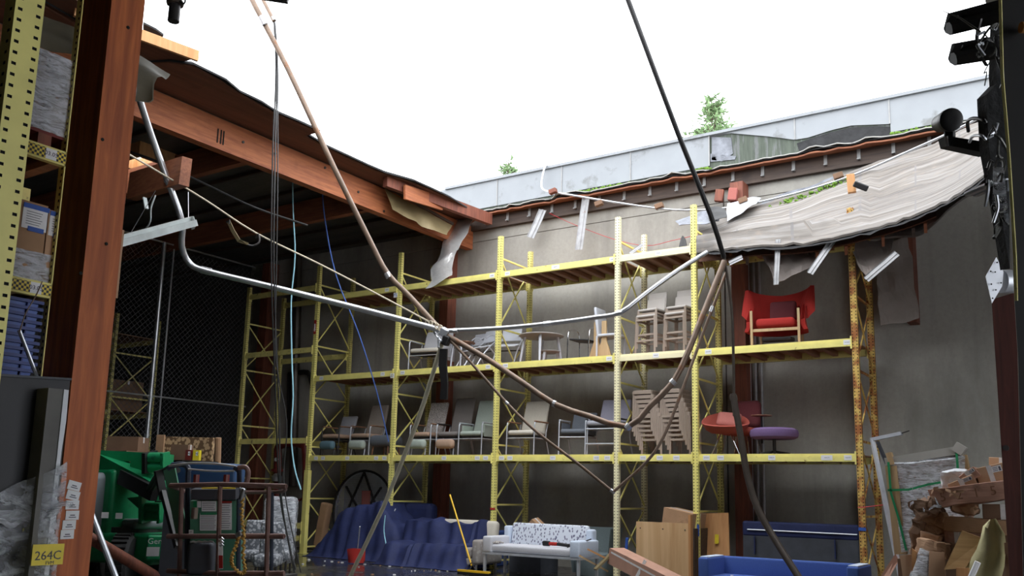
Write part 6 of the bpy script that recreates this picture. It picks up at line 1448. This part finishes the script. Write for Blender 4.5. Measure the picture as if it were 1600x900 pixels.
# ================================================================ NEAR RIGHT: BROKEN COLUMN, UPRIGHT AND DEBRIS
DR = 9.5
q0, q1 = P(1549, 465, D=DR), P(1640, 460, D=DR)
rc = thing('broken_timber_column', 'dark red-brown timber column broken off at the top, far right', 'column', ((q0.x+q1.x)/2, q0.y, 0))
MB().slab([V((q0.x, q0.y, 0)), V((q1.x, q0.y-.05, 0)), V((q1.x, q0.y-.05, q1.z+.05)), V((q0.x+.3, q0.y, q0.z+.05)), V((q0.x, q0.y, q0.z-.02))], (0, .35, 0)).build('shaft', 'wredd', rc, world=True)
for px, py in ((1552, 700), (1590, 770)): MB().lathe([(.03, 0), (.03, .01)], 8, P(px+20, py, Y=q0.y-.01), Euler((PI/2, 0, 0)).to_matrix()).build('bolt', 'steeld', rc, world=True)
# steel base plate bracket
pc = P(1556, 441, D=6.0); t = thing('steel_bracket', 'grey steel plate with bolt holes on a round tube, pointing in from the right edge', 'bracket', pc)
poly = [P(1557, 402, D=6.0), P(1568, 425, D=6.0), P(1566, 447, D=6.0), P(1550, 474, D=6.0), P(1540, 432, D=6.0)]
MB().slab(poly, fw*.02+rt*.008).build('plate', 'steelw', t, world=True)
for px, py in ((1558, 410), (1548, 424), (1555, 425), (1564, 442), (1556, 453), (1549, 444), (1551, 466)): MB().tube([P(px, py, D=5.99), P(px, py, D=5.985)], .0055, 8).build('bolt_hole', 'hole', t, world=True)
MB().tube([P(1564, 440, D=6.05), P(1640, 440, D=6.1)], .078, 18).build('tube', 'steelw', t, world=True, smooth=True)
# near dark upright with hanging debris
c = P(1598, 300, D=2.6); t = nu = thing('dark_upright', 'near rack upright with shade put into its black colour and a yellowish edge, at the right border', 'upright', (c.x, c.y, 0))
tl, bl = P(1562, -20, D=2.6), P(1592, 760, D=2.6)
MB().slab([P(1562, -30, D=2.6), P(1680, -30, D=2.6), P(1680, 930, D=2.6), P(1600, 930, D=2.6), P(1591, 560, D=2.6), P(1586, 480, D=2.6)], (P(1562, 300, D=2.72)-P(1562, 300, D=2.6))).build('web', 'black', t, world=True)  # black colour stands in for the shade on this yellow upright
MB().tube([P(1562, -30, D=2.59), P(1566, 120, D=2.59), P(1576, 240, D=2.59), P(1586, 400, D=2.59), P(1588, 470, D=2.59)], .0045, 6).build('yellowish_edge', 'yeld', t, world=True)
MB().tube([P(1595, 43, D=2.58), P(1604, 43, D=2.58)], .016, 10).build('orange_mark', 'orange', t, world=True)
dbm = thing('wire_debris', 'tangle of torn wires and insulation hanging on the near dark upright', 'debris', P(1555, 120, D=2.9))
rg2 = random.Random(11)
MB().slab([P(1560, 20, D=3.0), P(1570, 15, D=3.0), P(1575, 230, D=3.0), P(1565, 230, D=3.0), P(1557, 110, D=3.0)], fw*.05).slab([P(1541, 148, D=3.0), P(1560, 128, D=3.0), P(1576, 180, D=3.0), P(1578, 420, D=3.0), P(1564, 330, D=3.0), P(1545, 230, D=3.0)], fw*.06).build('torn_insulation', 'blackm', dbm, world=True)
for k in range(34):
    zones = [(1527, 1568, 22, 95), (1540, 1570, 190, 340)]; zx = zones[k % 2]
    p0 = (rg2.uniform(zx[0], zx[1]), rg2.uniform(zx[2], zx[3])); pts = [p0]
    for q_ in range(3): pts.append((min(1575, max(zx[0], pts[-1][0]+rg2.uniform(-14, 12))), pts[-1][1]+rg2.uniform(-8, 24)))
    MB().tube(smoothpts([P(x_, y_, D=2.9+.06*rg2.random()) for x_, y_ in pts], 4), rg2.uniform(.002, .0065), 5).build('wire', rg2.choice(['glove', 'steelw', 'black', 'steeld', 'glove']), dbm, world=True)
MB().tube([P(1473, 17, D=3.0), P(1500, 28, D=2.95), P(1532, 50, D=2.9)], [.001, .003, .004], 5).build('wire', 'glove', dbm, world=True)
pl_ = MB().sheet(quadgrid(P(1553, 260, D=2.95), P(1570, 262, D=2.9), P(1556, 330, D=2.95), P(1582, 350, D=2.9), 5, 6, .02, 4), .003, fw*.003).build('plastic_scrap', 'film3', dbm, world=True)
MB().tube(smoothpts([P(1557, 305, D=2.9), P(1559, 325, D=2.9), P(1552, 348, D=2.9)], 4), .005, 6).build('wire', 'steelw', dbm, world=True)
# two rounded dark channels at the top right
for k, (x0_, y0_, x1_, y1_, lab) in enumerate(((1477, 50, 1568, 28, 'upper of two dark rounded metal channels reaching in from the top right'), (1484, 97, 1568, 84, 'lower of two dark rounded metal channels reaching in from the top right'))):
    a, b_ = P(x0_+2, y0_, D=3.2), P(x1_, y1_, D=3.0); d = (b_-a).normalized(); x, y, _ = basis(d)
    prof = [(-.055, -.012), (-.05, .012), (-.03, .03), (.0, .034), (.0, .060), (.02, .075), (.028, .075), (.028, .02), (.012, .0), (-.03, -.022), (-.05, -.024)]
    mb = MB(); n_ = len(prof); vs = []
    for s_, q_ in ((0, a), (1, b_)):
        for (h_, w_) in prof: vs.append(q_+V((0, 0, 1))*(w_*.96)+fw*h_*.77+d*(.02*(w_ > .05))*(1-s_))
    t = thing('metal_channel', lab, 'metal strip', a)
    mb.add(vs, [tuple(range(n_))[::-1], tuple(range(n_, 2*n_))]+[(i, (i+1) % n_, n_+(i+1) % n_, n_+i) for i in range(n_)]).build('profile', 'grpanel', t, world=True)
    MB().lathe([(.027, 0), (.023, .012), (.004, .014)], 14, P(x0_+30, y0_-21, D=3.15)).build('cap', 'black', t, world=True)
# black can light on a bracket
c = P(1478, 190, D=3.192); t = thing('spotlight', 'black cylindrical spotlight on a flat bracket over the fallen roofing', 'lamp', c)
ax = (P(1492, 184, D=3.107)-P(1462, 195, D=3.277)).normalized(); Rm = ax.to_track_quat('Z', 'Y').to_matrix()
MB().lathe([(a*.57, b*.57) for a, b in ((.045, -.10), (.055, -.09), (.055, -.03), (.062, -.02), (.062, .05), (.070, .055), (.070, .085), (.062, .09), (.02, .088))], 24, c, Rm).build('housing', 'black', t, world=True, smooth=True)
MB().rbox(P(1484, 210, D=3.192), (.035, .035, .035), .01).build('neck', 'black', t, world=True)
MB().slab([P(1478, 212, D=3.192), P(1542, 222, D=3.078), P(1544, 240, D=3.078), P(1482, 227, D=3.192)], fw*.06).build('bracket_plate', 'black', t, world=True)
MB().bar(P(1479, 213, D=3.181), P(1481, 228, D=3.181), .007, .007).build('pale_edge', 'white', t, world=True)
MB().tube(smoothpts([P(1513, 205, D=3.021), P(1512, 190, D=2.964), P(1522, 185, D=2.907), P(1536, 187, D=2.850), P(1540, 192, D=2.850)], 4), .006, 7).build('cable', 'black', t, world=True)
MB().tube(smoothpts([P(1515, 222, D=3.021), P(1520, 213, D=2.964), P(1533, 212, D=2.850), P(1540, 218, D=2.850)], 4), .005, 7).build('cable', 'steelw', t, world=True)
# bent metal scrap
channel(P(1518, 305, D=3.15), P(1562, 285, D=3.0), .056, 'torn grey bent metal scrap hanging at the right below the roofing edge', 'steel', V((0, 0, 1)))
# debris litter on the wet floor
for k in range(26):
    px, py = rg2.uniform(470, 760), rg2.uniform(872, 899); q_ = P(px, py, Z=.0)
    if not (q_.y < 14.0): q_.y = min(q_.y, 14.0)
    s_ = rg2.uniform(.02, .06); tag(MB().rbox(q_+V((0, 0, .008)), (s_, s_*.7, .016), .004, (0, 0, rg2.random()*3), 1).build('debris_chip', rg2.choice(['white', 'foam', 'card'])), 'small chip of debris on the wet floor in front of the rack', 'debris', 'chips on the wet floor')
